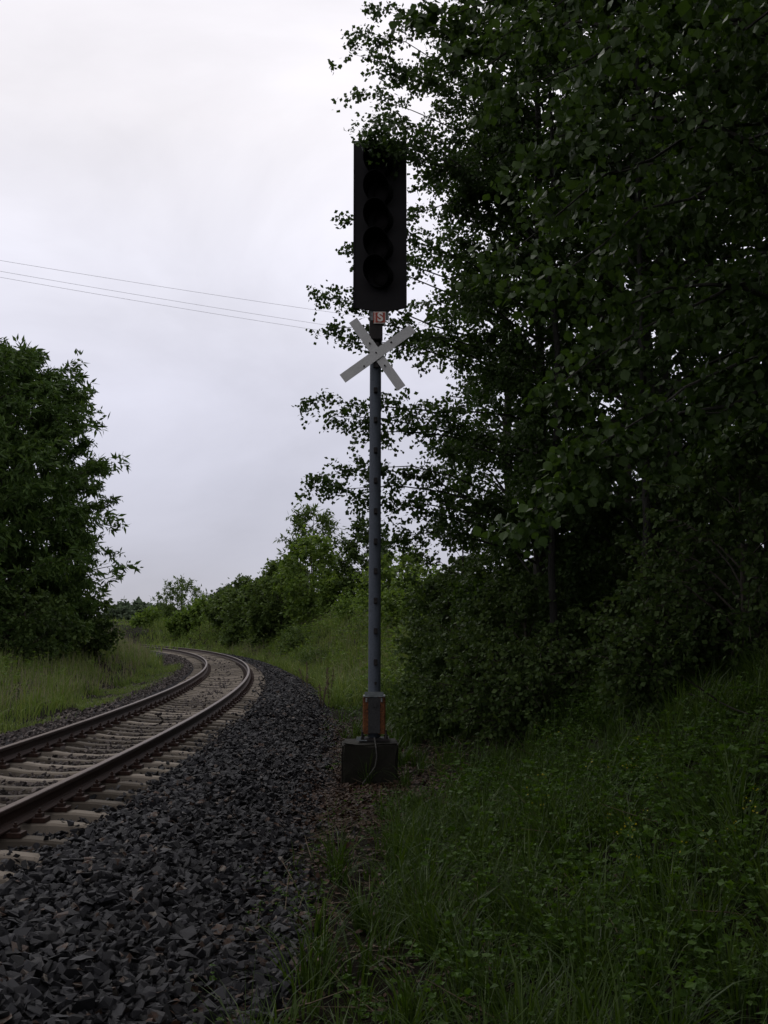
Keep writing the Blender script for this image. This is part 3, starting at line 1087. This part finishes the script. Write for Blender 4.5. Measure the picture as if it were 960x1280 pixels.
plant('poplar_tree', 'nearest poplar overhanging from the right edge with the largest round leaves', 'tree', (4.7, 9.6), 12, 3.7, z0=.16, nl=80, ntw=26, tl=.8, nlv=24, leaf=.08, tpl=LEAF_HEX, trunk_r=.16, droop=.2, rise=.3, leaf_objects=300,
      sprays=[(P(665, 640, 8.6), 2.6, 1.3), (P(700, 600, 8.6), 2.8, 1.2), (P(640, 210, 8.6), 5.2, 1.3), (P(700, 480, 8.8), 3.4, 1.1), (P(600, 60, 9), 6.6, 1.3), (P(560, 20, 9.5), 7, 1.2), (P(690, 350, 8.6), 4.4, 1.2), (P(620, 330, 9), 5, .8), (P(650, 110, 8.6), 6, 1.2)])
for lab, bx, by, H, R in (('leaning poplar in the wood at the right edge, behind the nearest one', 6.6, 13.5, 13, 3.4),
                          ('poplar deep in the wood between the two visible slim trunks', 5.2, 21, 14, 3.6),
                          ('poplar at the back of the wood, sky gaps showing through its crown', 8.6, 18.5, 13.5, 3.8),
                          ('poplar at the left end of the wood, beyond the signal mast', 2.7, 24, 12.5, 2.1),
                          ('farthest poplar of the wood, hidden low down by bushes', 6.2, 29, 13, 3.6),
                          ('poplar at the back right of the wood', 11, 24, 13.5, 4.0),
                          ('poplar in the back row of the wood, straight behind the dark gap', 9, 31, 14, 4.2),
                          ('poplar at the right edge, in the second row', 9.2, 13.5, 13, 3.6)):
    plant('poplar_tree', lab, 'tree', (bx, by), H, R, z0=.06 if bx != 2.7 else .22, nl=50 if bx != 2.7 else 42, ntw=22 if bx != 2.7 else 18, tl=.85, nlv=15, leaf=.175 if bx != 2.7 else .11, tpl=LEAF_QUAD, trunk_r=.13, droop=.2, rise=.3)
for lab, bx, by, H, R in (('poplar standing beside the viewer, its limbs overhead at the top right', 4.6, 4.2, 12, 3.8),
                          ('unseen poplar just behind the viewer, added to shade the right bank', 3.6, -1.5, 12, 4.0),  # from here on unseen trees, added to block sky and shade the bank
                          ('unseen second-row poplar beside the viewer, added to block the sky on the right', 8.0, 3.0, 13, 4.2),
                          ('unseen second-row poplar right of the nearest one, added for shade', 9.5, 8.5, 13, 4.0),
                          ('unseen poplar well behind the viewer, added to shade the right bank', 3.8, -7.5, 13, 4.2),
                          ('unseen poplar farthest behind the viewer, added for shade', 5.0, -14, 13, 4.2)):
    plant('poplar_tree', lab, 'tree', (bx, by), H, R, z0=.14, nl=54 if by == 4.2 else 40, ntw=20 if by == 4.2 else 14, tl=.95, nlv=28 if by == 4.2 else 12, leaf=.076 if by == 4.2 else .2, tpl=LEAF_ROUND if by == 4.2 else LEAF_QUAD, trunk_r=.15, droop=.1, rise=.3)

# undergrowth bushes at the wood's edge
for lab, px_, Y, py, R in (('dark bush leaning out just right of the mast at mid height', 578, 20, 640, 1.2),
                           ('rounded bush low at the wood edge, right of the mast', 575, 24, 715, 1.2),
                           ('dark bush under the poplar trunk behind the signal', 625, 18.5, 700, 1.2),
                           ('dense bush filling the foot of the wood, left of the slim trunk', 655, 17, 720, 1.1),
                           ('bush in the dark gap between the two slim trunks', 745, 19, 690, 1.5),
                           ('shrub right of the dark gap in the wood, above the grass bank', 850, 13, 690, 1.0),
                           ('tall shrub at the right edge above the grass bank', 930, 11.5, 560, 1.1),
                           ('low shrub at the grass top near the right edge', 900, 12.3, 740, .9),
                           ('bush deep in the wood behind the dark gap', 800, 23, 640, 2.2),
                           ('bush deep in the wood right of the dark gap', 900, 21, 600, 2.2),
                           ('bush deep in the wood behind the leftmost trunk', 680, 24, 640, 2.2),
                           ('bush at the very back of the wood behind the dark gap', 750, 29, 650, 2.6),
                           ('bush at the very back of the wood near the right edge', 900, 27, 620, 2.6),
                           ('tall bush filling the wood at the right edge, behind the shrub by the dark gap', 960, 17, 580, 1.8),
                           ('low bramble beside the signal, first of the row along the foot of the wood', 556, 19, 826, .75),
                           ('low bramble second from the signal along the foot of the wood', 588, 17.8, 806, .9),
                           ('low bramble before the slim bare trunk left of the dark gap', 622, 16.2, 795, .9),
                           ('low bramble at the foot of the slim bare trunk left of the dark gap', 664, 14.2, 812, .7),
                           ('low bramble under the shrub right of the dark gap', 845, 11.8, 770, .8)):
    b = Pg(px_, Y)
    plant('bush', lab, 'bush', b, top_h(py, Y, b[0]), R, z0=.1, nl=32, ntw=15, tl=.5, nlv=17 if Y < 21 else 13, leaf=.062 if Y < 21 else .12, tpl=LEAF_ROUND, leafmat='bushleaf', bark='bark_dark', trunk_r=.04, rise=.6, droop=.12)

# trees and bushes along the outside of the curve
def Y_off(px_, want):
    for Yv in np.arange(25, 200, .25):
        s_, o_ = s_off(P(px_, 786, Yv)[0], Yv)
        if o_ > want:
            return Yv
    return 200


FAR = [('light green shrub on the bank just right of the mast', 528, 7.2, 722, 1.5, 'lightleaf', .13, 36, 'bush'),
       ('light green bush with a bright top, below the feathery tree', 388, 6.8, 672, 2.2, 'lightleaf', .2, 44, 'bush'),
       ('tall feathery tree rising highest beyond the mast', 391, 9.0, 636, 2.2, 'midleaf', .34, 46, 'tree'),
       ('dark pointed tree partly behind the signal mast', 458, 9.5, 655, 1.6, 'bushleaf', .2, 44, 'tree'),
       ('light bush on the bank right behind the mast', 500, 7.6, 690, 1.8, 'lightleaf', .15, 40, 'bush'),
       ('low light bush at the top of the grass slope left of the mast', 430, 8.2, 716, 1.6, 'lightleaf', .16, 34, 'bush'),
       ('dark bush spilling down the bank beside the light green one', 352, 5.9, 704, 2.0, 'midleaf', .2, 44, 'bush'),
       ('broad dark bush above the bend of the track', 318, 6.2, 722, 2.4, 'midleaf', .22, 44, 'bush'),
       ('round shrub halfway down the bank above the bend', 336, 5.2, 746, 1.2, 'midleaf', .18, 30, 'bush'),
       ('small bush on the bank where the rails vanish', 232, 6, 768, 1.6, 'lightleaf', .22, 26, 'bush'),
       ('mid green bush between the thin tree and the broad dark bush', 290, 7, 740, 2.2, 'midleaf', .22, 36, 'bush'),
       ('light bush in front of the thin tree on the far bank', 258, 7.5, 752, 2.3, 'lightleaf', .24, 34, 'bush'),
       ('thin open tree standing out against the sky above the bend', 226, 9, 728, 2.8, 'midleaf', .32, 36, 'tree'),
       ('bush left of the thin open tree', 196, 9, 764, 2.8, 'lightleaf', .28, 34, 'bush'),
       ('grey-green distant tree beside the big left tree', 166, 30, 754, 5.0, 'farleaf', .6, 40, 'tree'),
       ('hazy distant tree right of the grey-green one', 190, 36, 758, 5.0, 'farleaf', .6, 40, 'tree'),
       ('pointed dark tree far behind the broad dark bush', 292, 20, 734, 2.6, 'farleaf', .4, 34, 'tree'),
       ('far tree whose top shows left of the feathery tree', 345, 15, 718, 3.0, 'midleaf', .3, 34, 'tree'),
       ('bush closing the gap under the far tree', 366, 10, 716, 2.4, 'midleaf', .24, 36, 'bush'),
       ('scrubby low bush at the foot of the grass slope left of the mast', 402, 4.3, 812, .8, 'midleaf', .07, 26, 'bush'),
       ('scrubby bush halfway up the grass slope', 372, 5.0, 786, 1.0, 'midleaf', .1, 26, 'bush'),
       ('small pale shrub on the crest of the grass slope', 446, 7.2, 748, 1.0, 'lightleaf', .1, 26, 'bush'),
       ('bush low on the bank just right of the rails', 300, 5.0, 772, 1.1, 'midleaf', .2, 24, 'bush')]
for lab, px_, off_, py, R, lm, lf, nl, cat in FAR:
    Y = Y_off(px_, off_)
    b = Pg(px_, Y)
    feathery = lab.startswith(('tall feathery', 'thin open'))
    plant('tree' if cat == 'tree' else 'bush', lab, cat, b, top_h(py, Y, b[0]), R, z0=.08 if not feathery else .2, nl=nl, ntw=14 if not feathery else 9, tl=.8 + R * .12, nlv=10, leaf=lf * 1.2, tpl=LEAF_QUAD if not feathery else LEAF_LONG, leafmat=lm, bark='bark_dark', trunk_r=.07, up_mix=.65, rise=.75 if feathery else .55, droop=.02 if feathery else .1, spread=.5)

# the big trees on the left
spl = [(P(-10, 432, 41), 11.5, 1.1), (P(40, 447, 41), 10.8, 1.1), (P(58, 474, 41), 10.3, 1.1), (P(10, 440, 41), 12.2, 1.2), (P(44, 489, 41), 11, 1.2), (P(64, 515, 40), 10, 1.2), (P(76, 555, 40), 9, 1.3), (P(91, 595, 40), 8.2, 1.4), (P(97, 640, 40), 6.8, 1.4), (P(105, 669, 40), 6, 1.4), (P(107, 698, 40), 5, 1.5), (P(107, 728, 40), 4, 1.5), (P(107, 756, 40), 3, 1.5), (P(105, 785, 40), 2, 1.5), (P(80, 538, 39), 9.4, 1), (P(85, 690, 41), 5.4, 1.4), (P(83, 740, 41), 3.6, 1.4), (P(-20, 444, 40), 12, 1.2)]
rp = lambda u: (1 - .42 * u ** 3.2) * min(1, .75 + u * 1.2)
plant('robinia_tree', 'big dark broadleaf tree on the left with feathery branch tips against the sky', 'tree', Pg(14, 42), top_h(455, 42, -12.5), 3.1, z0=.05, nl=100, ntw=22, tl=.85, nlv=27, leaf=.215, tpl=LEAF_LONG, leafmat='robinia', bark='bark_dark', trunk_r=.2, rise=.55, droop=.05, prof=rp, sprays=spl, spread=.5)
plant('robinia_tree', 'dark tree at the left edge of the photo, before the big one', 'tree', Pg(-55, 38), 11.0, 3.9, z0=.06, nl=80, ntw=20, tl=1.0, nlv=18, leaf=.28, tpl=LEAF_LONG, leafmat='robinia', bark='bark_dark', trunk_r=.2, rise=.5, droop=.05, prof=rp, spread=.5)
plant('robinia_tree', 'tree behind the big left tree', 'tree', Pg(0, 52), 13, 5.0, z0=.05, nl=64, ntw=14, tl=1.2, nlv=14, leaf=.42, tpl=LEAF_LONG, leafmat='robinia', bark='bark_dark', trunk_r=.2, rise=.5, droop=.05, prof=rp, spread=.5)
for lab, px_, Y, py, R in (('low bush at the foot of the big left tree, towards the track', 100, 42, 745, 1.2), ('low dark bush under the left trees at the photo edge', 30, 36, 740, 1.6)):
    b = Pg(px_, Y)
    plant('bush', lab, 'bush', b, top_h(py, Y, b[0]), R, z0=.1, nl=26, ntw=12, tl=.7, nlv=16, leaf=.15, tpl=LEAF_QUAD, leafmat='bushleaf', bark='bark_dark', trunk_r=.05, rise=.6, droop=.1)


# ------------------------------------------------------------------ grass and herbs
def blades(X, Y, h, w, bend, segs=3, az=None):
    n = len(X)
    o_ = s_off(X, Y)[1]
    Z = np.where((o_ > -2.55) & (o_ < 2.95), np.maximum(ground_z(X, Y), bed_z(o_, Y)), ground_z(X, Y)) - .02
    az = rng.uniform(0, 2 * math.pi, n) if az is None else az
    ldir = np.stack([np.cos(az), np.sin(az), np.zeros(n)], -1)
    side = np.stack([-np.sin(az), np.cos(az), np.zeros(n)], -1)
    tw = rng.normal(0, .5, n)
    side = side * np.cos(tw)[:, None] + ldir * np.sin(tw)[:, None]
    ts = np.linspace(0, 1, segs + 1)
    B = np.stack([X, Y, Z], -1)
    V = []
    for t in ts:
        c = B + np.array([0, 0, 1]) * (h * (t - .42 * bend * t * t))[:, None] + ldir * (h * bend * .75 * t * t)[:, None]
        ww = w * (1 - t ** 1.7) * .5
        if t < 1:
            V += [c - side * ww[:, None], c + side * ww[:, None]]
        else:
            V.append(c)
    k = len(V)
    V = np.stack(V, 1).reshape(-1, 3)
    b = (np.arange(n) * k)[:, None]
    q = [np.concatenate([b + np.array([[2 * i, 2 * i + 1, 2 * i + 3, 2 * i + 2]]) for i in range(segs - 1)])]
    tri = b + np.array([[k - 3, k - 2, k - 1]])
    return V, q + [tri]


def grass_patch(n, s0, s1, o0, o1, h, w, keep=None, bend=(.3, 1.2), segs=3, power=1.0):
    lod = 1 if segs == 2 else 0
    s = s0 + (s1 - s0) * rng.uniform(0, 1, n) ** power
    o = rng.uniform(o0, o1, n)
    X, Y = track(s, o)
    k = in_view(np.stack([X, Y, ground_z(X, Y) + .3], -1), 100, 250)
    if keep is not None:
        k &= keep(X, Y, s, o)
    X, Y = X[k], Y[k]
    m = len(X)
    tall = .5 + .5 * np.clip(wob(X, Y, 1.1 if lod < 1 else 1.8) + .5, 0, 1.6)
    hh = rng.uniform(h[0], h[1], m) * tall
    return blades(X, Y, hh, rng.uniform(w[0], w[1], m), rng.uniform(bend[0], bend[1], m) ** 1.3, segs)


def tufts(n, nb, s0, s1, o0, o1, h, w, rad, keep=None, segs=3, power=1.0):
    s = s0 + (s1 - s0) * rng.uniform(0, 1, n) ** power
    o = rng.uniform(o0, o1, n)
    X, Y = track(s, o)
    k = in_view(np.stack([X, Y, ground_z(X, Y) + .3], -1), 100, 250)
    if keep is not None:
        k &= keep(X, Y, s, o)
    X, Y = X[k], Y[k]
    m = len(X)
    hh = rng.uniform(h[0], h[1], m)[:, None] * rng.uniform(.55, 1.1, (m, nb))
    az = rng.uniform(0, 2 * math.pi, (m, nb))
    r = rad * rng.uniform(0, 1, (m, nb)) ** .7 * rng.uniform(.6, 1.4, m)[:, None]
    bx, by = X[:, None] + r * np.cos(az), Y[:, None] + r * np.sin(az)
    az = az + rng.normal(0, .6, az.shape)
    bend = rng.uniform(.25, 1.3, (m, nb))
    ww = rng.uniform(w[0], w[1], (m, nb)) * rng.uniform(.7, 1.3, m)[:, None]
    return blades(bx.ravel(), by.ravel(), hh.ravel(), ww.ravel(), bend.ravel(), segs, az.ravel())


ga = Acc()
edge = lambda X, Y, s, o: rng.uniform(0, 1, len(X)) < np.clip((o - 3.1 - .25 * sstep((Y - 6) / 2) + wob(X, Y, .6, .35)) / 1.0, .15, 1) * np.where(np.hypot(X + .05, (Y - 14.0) * .7) < 1.15, .12, 1)
ga.add(*tufts(2500, 26, -9, 4, 3.15, 9.5, (.22, .68), (.006, .015), .07, lambda X, Y, s, o: edge(X, Y, s, o) & (wob(X, Y, .45) > -.6), 3))
ga.add(*tufts(1650, 24, 4, 24, 3.1, 9.5, (.3, .75), (.009, .02), .09, lambda X, Y, s, o: edge(X, Y, s, o) & (wob(X, Y, .45) > -.5), 3))
ga.add(*grass_patch(11000, -9, 3, 2.85, 9.5, (.08, .3), (.005, .011), edge))
ga.add(*grass_patch(6000, 3, 24, 2.75, 9, (.1, .35), (.007, .015), lambda X, Y, s, o: edge(X, Y, s, o) & (np.hypot(X + .1, Y - 15) > .55)))
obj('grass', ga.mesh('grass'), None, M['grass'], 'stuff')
ga = Acc()
ga.add(*tufts(2700, 12, 18, 110, 2.9, 12, (.5, 1.15), (.018, .04), .16, None, 2, 1.4))
ga.add(*tufts(1800, 14, 4, 60, -13, -3, (.4, .95), (.012, .026), .14, lambda X, Y, s, o: (wob(X, Y, .8) < .35) | (o < -4.8), 2))
ga.add(*grass_patch(20000, 70, 200, -50, 16, (.4, .9), (.07, .14), None, segs=2))
ga.add(*grass_patch(22000, 18, 130, 3.0, 13, (.25, .7), (.018, .045), None, segs=2, power=1.5))
ga.add(*grass_patch(20000, 2, 30, -13, -2.75, (.25, .75), (.012, .024), lambda X, Y, s, o: (wob(X, Y, .8) < .35) | (o < -4.8), segs=2))
ga.add(*grass_patch(18000, 25, 110, -17, -2.6, (.3, .8), (.025, .06), None, segs=2))
ga.add(*grass_patch(20000, 0, 40, -3.3, -1.7, (.10, .34), (.009, .02), lambda X, Y, s, o: (wob(X, Y, .9) > .05) & (rng.uniform(0, 1, len(X)) < np.clip((-o - 1.7) / .6, .1, 1)), segs=2))
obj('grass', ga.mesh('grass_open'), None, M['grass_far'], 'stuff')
ga = Acc()
ga.add(*grass_patch(9000, 8, 60, -13, -3.2, (.6, 1.05), (.008, .02), None, (.1, .6), 2))
ga.add(*grass_patch(3500, 20, 80, 3.6, 9, (.5, 1.0), (.01, .025), None, (.1, .6), 2))
obj('seeding_grass', ga.mesh('seeding_grass'), None, M['seedgrass'], 'stuff')

# leafy ground cover on the near bank
def herb_cover(name, n, s0, s1, o0, o1, hr, m, lr, mat, thr):
    s = rng.uniform(s0, s1, n)
    o = rng.uniform(o0, o1, n)
    X, Y = track(s, o)
    k = in_view(np.stack([X, Y, ground_z(X, Y)], -1)) & (rng.uniform(0, 1, n) < np.clip((np.abs(o) - 3.2) / 2.2, .06, 1)) & (wob(X, Y, .6) > thr) & (np.hypot(X + .1, Y - 14.7) > 1.1)
    X, Y = X[k], Y[k]
    n = len(X)
    Z = ground_z(X, Y)
    hh = rng.uniform(*hr, n)
    az = rng.uniform(0, 6.28, (n, m))
    t = rng.uniform(.25, 1, (n, m))
    r = hh[:, None] * rng.uniform(.1, .55, (n, m))
    p = np.stack([X[:, None] + r * np.cos(az), Y[:, None] + r * np.sin(az), Z[:, None] + hh[:, None] * t], -1).reshape(-1, 3)
    y = np.stack([np.cos(az), np.sin(az), rng.uniform(-.3, .4, az.shape)], -1).reshape(-1, 3)
    # three leaflets to a leaf
    P3, Y3 = [], []
    for da in (-.9, 0, .9):
        c, q = math.cos(da), math.sin(da)
        yy = np.stack([y[:, 0] * c - y[:, 1] * q, y[:, 0] * q + y[:, 1] * c, y[:, 2]], -1)
        P3.append(p)
        Y3.append(yy)
    p, y = np.concatenate(P3), np.concatenate(Y3)
    fr = frames_from(y, .6)
    sz = np.tile(rng.uniform(*lr, len(p) // 3), 3)
    a = Acc()
    a.add(*stamp(LEAF_KITE[0], LEAF_KITE[1], fr * sz[:, None, None], p))
    obj(name, a.mesh(name), None, M[mat], 'stuff')


herb_cover('ground_cover', 3600, -8.5, 3, 2.95, 8.8, (.08, .30), 9, (.014, .032), 'herb', .0)
herb_cover('ground_cover', 1500, -8.5, 3, 3.6, 8.8, (.2, .55), 14, (.022, .042), 'herb', .35)
herb_cover('ground_cover', 420, -5.5, 8, 4.0, 8.8, (.2, .5), 8, (.04, .066), 'herb', .1)
herb_cover('ground_cover', 3000, 3, 20, 2.9, 9, (.12, .55), 10, (.022, .05), 'herb', .2)
herb_cover('weeds', 4200, 16, 100, 3.4, 12, (.3, 1.0), 8, (.06, .15), 'lightleaf', -.2)
herb_cover('weeds', 1500, 18, 90, 3.2, 12, (.3, .8), 8, (.06, .14), 'midleaf', -.3)
herb_cover('weeds', 1500, 12, 60, -13, -4, (.2, .7), 10, (.05, .1), 'lightleaf', .2)
herb_cover('weeds', 1500, -8.5, 14, 2.6, 3.9, (.05, .22), 8, (.014, .03), 'herb', -2)


def litter():
    n = 34000
    s = np.concatenate([rng.uniform(-8, 3, n // 3), rng.uniform(0, 14, n - n // 3)])
    o = rng.uniform(2.6, 5.2, n)
    X, Y = track(s, o)
    k = in_view(np.stack([X, Y, ground_z(X, Y)], -1)) & (rng.uniform(0, 1, n) < np.clip(1.3 - np.abs(o - 3.4) / 1.1, 0.02, 1) * np.where(np.hypot(X + .1, Y - 14.2) < 2.6, 1, .5))
    X, Y = X[k], Y[k]
    Z = np.maximum(ground_z(X, Y), np.where(s_off(X, Y)[1] < 3.2, bed_z(s_off(X, Y)[1], Y), -9)) + rng.uniform(.005, .03, len(X))
    fr = frames_from(rng.normal(0, 1, (len(X), 3)) * [1, 1, .35], .75)
    sz = rng.uniform(.022, .058, len(X))
    a = Acc()
    a.add(*stamp(LEAF_HEX[0], LEAF_HEX[1], fr * sz[:, None, None], np.stack([X, Y, Z], -1)))
    obj('fallen_leaves', a.mesh('fallen_leaves'), None, M['litter'], 'stuff')
    a = Acc()
    for i in range(420):
        s_, o_ = rng.uniform(-8, 8), rng.uniform(2.9, 5.5)
        x, y = track(s_, o_)
        z = max(float(ground_z(x, y)), float(bed_z(o_, y)) if o_ < 3.2 else -9) + .02
        az = rng.uniform(0, 6.28)
        l = rng.uniform(.12, .5)
        p = np.array([x, y, z])
        d = np.array([math.cos(az), math.sin(az), rng.uniform(0, .5)]) * l
        tube(a, [p, p + d * .5 + rng.normal(0, .03, 3) * l, p + d], [.004, .003, .0015], 4, cap=False)
    obj('fallen_twigs', a.mesh('fallen_twigs'), None, M['dry'], 'stuff')


litter()

# arching grass tufts and yellow-flowered weeds: things
TUFTS = [('wide-bladed grass tuft low in the grass near the foot of the signal', 520, 1130, 8.6), ('long arching grass tuft in the middle of the grass bank', 600, 1060, 9.2), ('tall arching grass tuft below the fallen branch', 730, 990, 9.4), ('pale grass tuft close to the right edge of the bank', 905, 985, 8.6),
         ('grass tuft near the lower right corner', 880, 1180, 6.6), ('grass tuft beside the gravel at the bottom of the photo', 395, 1210, 6.0), ('grass tuft halfway between gravel and bank top', 660, 1150, 7.2), ('long-bladed tuft on the crest of the grass bank', 765, 900, 10.6)]


def ground_hit(px_, py_):
    for Yv in np.arange(3.5, 60, .04):
        p = P(px_, py_, Yv)
        if p[2] <= ground_z(p[0], p[1]):
            return p
    return P(px_, py_, 12)


for lab, px_, py_, _ in TUFTS:
    p = ground_hit(px_, py_ + 30)
    n = 46
    a = Acc()
    V, fs = blades(p[0] + rng.normal(0, .05, n), p[1] + rng.normal(0, .05, n), rng.uniform(.3, .62, n), rng.uniform(.008, .016, n), rng.uniform(.3, 1.15, n), 4)
    a.add(V - p, fs)
    o = obj('grass_tuft', a.mesh('grass_tuft'), None, M['grass'])
    o.location = p
    tag(o, lab, 'grass tuft', 'arching grass tufts on the bank')
WEEDS = [('yellow-flowered weed in the middle right of the bank', 800, 1070), ('yellow-flowered weed above the leafy ground cover', 770, 1000), ('yellow-flowered weed left of the others', 690, 1030), ('yellow-flowered weed lowest on the bank', 830, 1130), ('yellow-flowered weed on the crest under the dark gap', 680, 935), ('yellow-flowered weed nearest the right edge', 930, 1090), ('yellow-flowered weed highest by the tall grass', 800, 990)]
for lab, px_, py_ in WEEDS:
    p = ground_hit(px_, py_ + 25)
    t = thing('flowering_weed', lab, 'wildflower', p, 'yellow-flowered weeds on the bank')
    st, lf, fl = Acc(), Acc(), Acc()
    for i in range(6):
        d = np.array([rng.normal(0, .11), rng.normal(0, .11), rng.uniform(.25, .48)])
        pl = bez(np.zeros(3), d * [.3, .3, .6], d, 6)
        tube(st, pl, [.004, .0038, .0034, .003, .0025, .002], 4, cap=False)
        lp = pl[rng.integers(1, 6, 12)]
        fr = frames_from(rng.normal(0, 1, (12, 3)) * [1, 1, .3], .7)
        lf.add(*stamp(LEAF_KITE[0], LEAF_KITE[1], fr * rng.uniform(.025, .05, 12)[:, None, None], lp))
        fp = d + rng.normal(0, .018, (4, 3))
        fl.add(*stamp(LEAF_HEX[0], LEAF_HEX[1], rand_rot(4, .5) * rng.uniform(.008, .014, 4)[:, None, None], fp))
    for nm, ac, m_ in (('stem', st, 'herb'), ('foliage', lf, 'herb'), ('flower', fl, 'yellow')):
        o = obj(nm, ac.mesh(nm), None, M[m_])
        o.parent = t
        if nm != 'stem':
            o['kind'] = 'stuff'
# fallen bare branch on the bank
a = Acc()
A, B = ground_hit(818, 880), ground_hit(938, 925)
A = A + [0, 0, .16]
B = B + [0, 0, .18]
pl = bez(A, (A + B) / 2 + [0, 0, .06], B, 10)
pl[1:-1] += rng.normal(0, .012, (8, 3))
tube(a, pl, np.linspace(.014, .006, 10), 6)
for i in (3, 5, 7):
    d = np.array([rng.normal(0, .2), rng.normal(0, .2), rng.uniform(.1, .3)])
    tube(a, [pl[i], pl[i] + d * .6, pl[i] + d], [.008, .006, .003], 5)
o = obj('dead_branch', a.mesh('dead_branch'), None, M['dark_wood'])
tag(o, 'bare dead branch lying across the grass bank at the right', 'branch')
# dry stalks on the far bank
for lab, px_, Y in (('dry brown stalk on the grass slope left of the mast', 384, 34), ('dry dock stalk at the foot of the grass slope', 412, 30), ('dry dock stalk beside the gravel edge', 402, 28)):
    b = Pg(px_, Y)
    z = float(ground_z(*b))
    a = Acc()
    for i in range(4):
        d = np.array([rng.normal(0, .08), rng.normal(0, .08), rng.uniform(.6, 1.1)])
        p = np.array([b[0], b[1], z])
        tube(a, [p, p + d * .5, p + d], [.012, .011, .01], 5)
        for j in range(14):
            c = p + d * rng.uniform(.5, 1)
            e = c + rng.normal(0, .04, 3)
            tube(a, [c, e], [.012, .006], 3)
    o = obj('dry_stalk', a.mesh('dry_stalk'), None, M['dry'])
    tag(o, lab, 'plant', 'dry stalks beside the track')

# ------------------------------------------------------------------ overhead wires
for lab, yl, yr in (('uppermost of the three thin overhead wires', 325.5, 390), ('middle one of the three thin overhead wires', 339, 407), ('lowest of the three thin overhead wires', 346.5, 415)):
    A, B = P(0, yl, 50.0), P(412, yr, 58.3)
    d = B - A
    tt = np.linspace(-1.6, 3.4, 60)
    pts = A[None] + d[None] * tt[:, None]
    pts[:, 2] += .16 * (tt - 0) * (tt - 1) * 1.2
    a = Acc()
    tube(a, pts, .008, 6)
    o = obj('overhead_wire', a.mesh('overhead_wire'), None, M['wire'])
    tag(o, lab, 'wire', 'overhead wires crossing the sky')
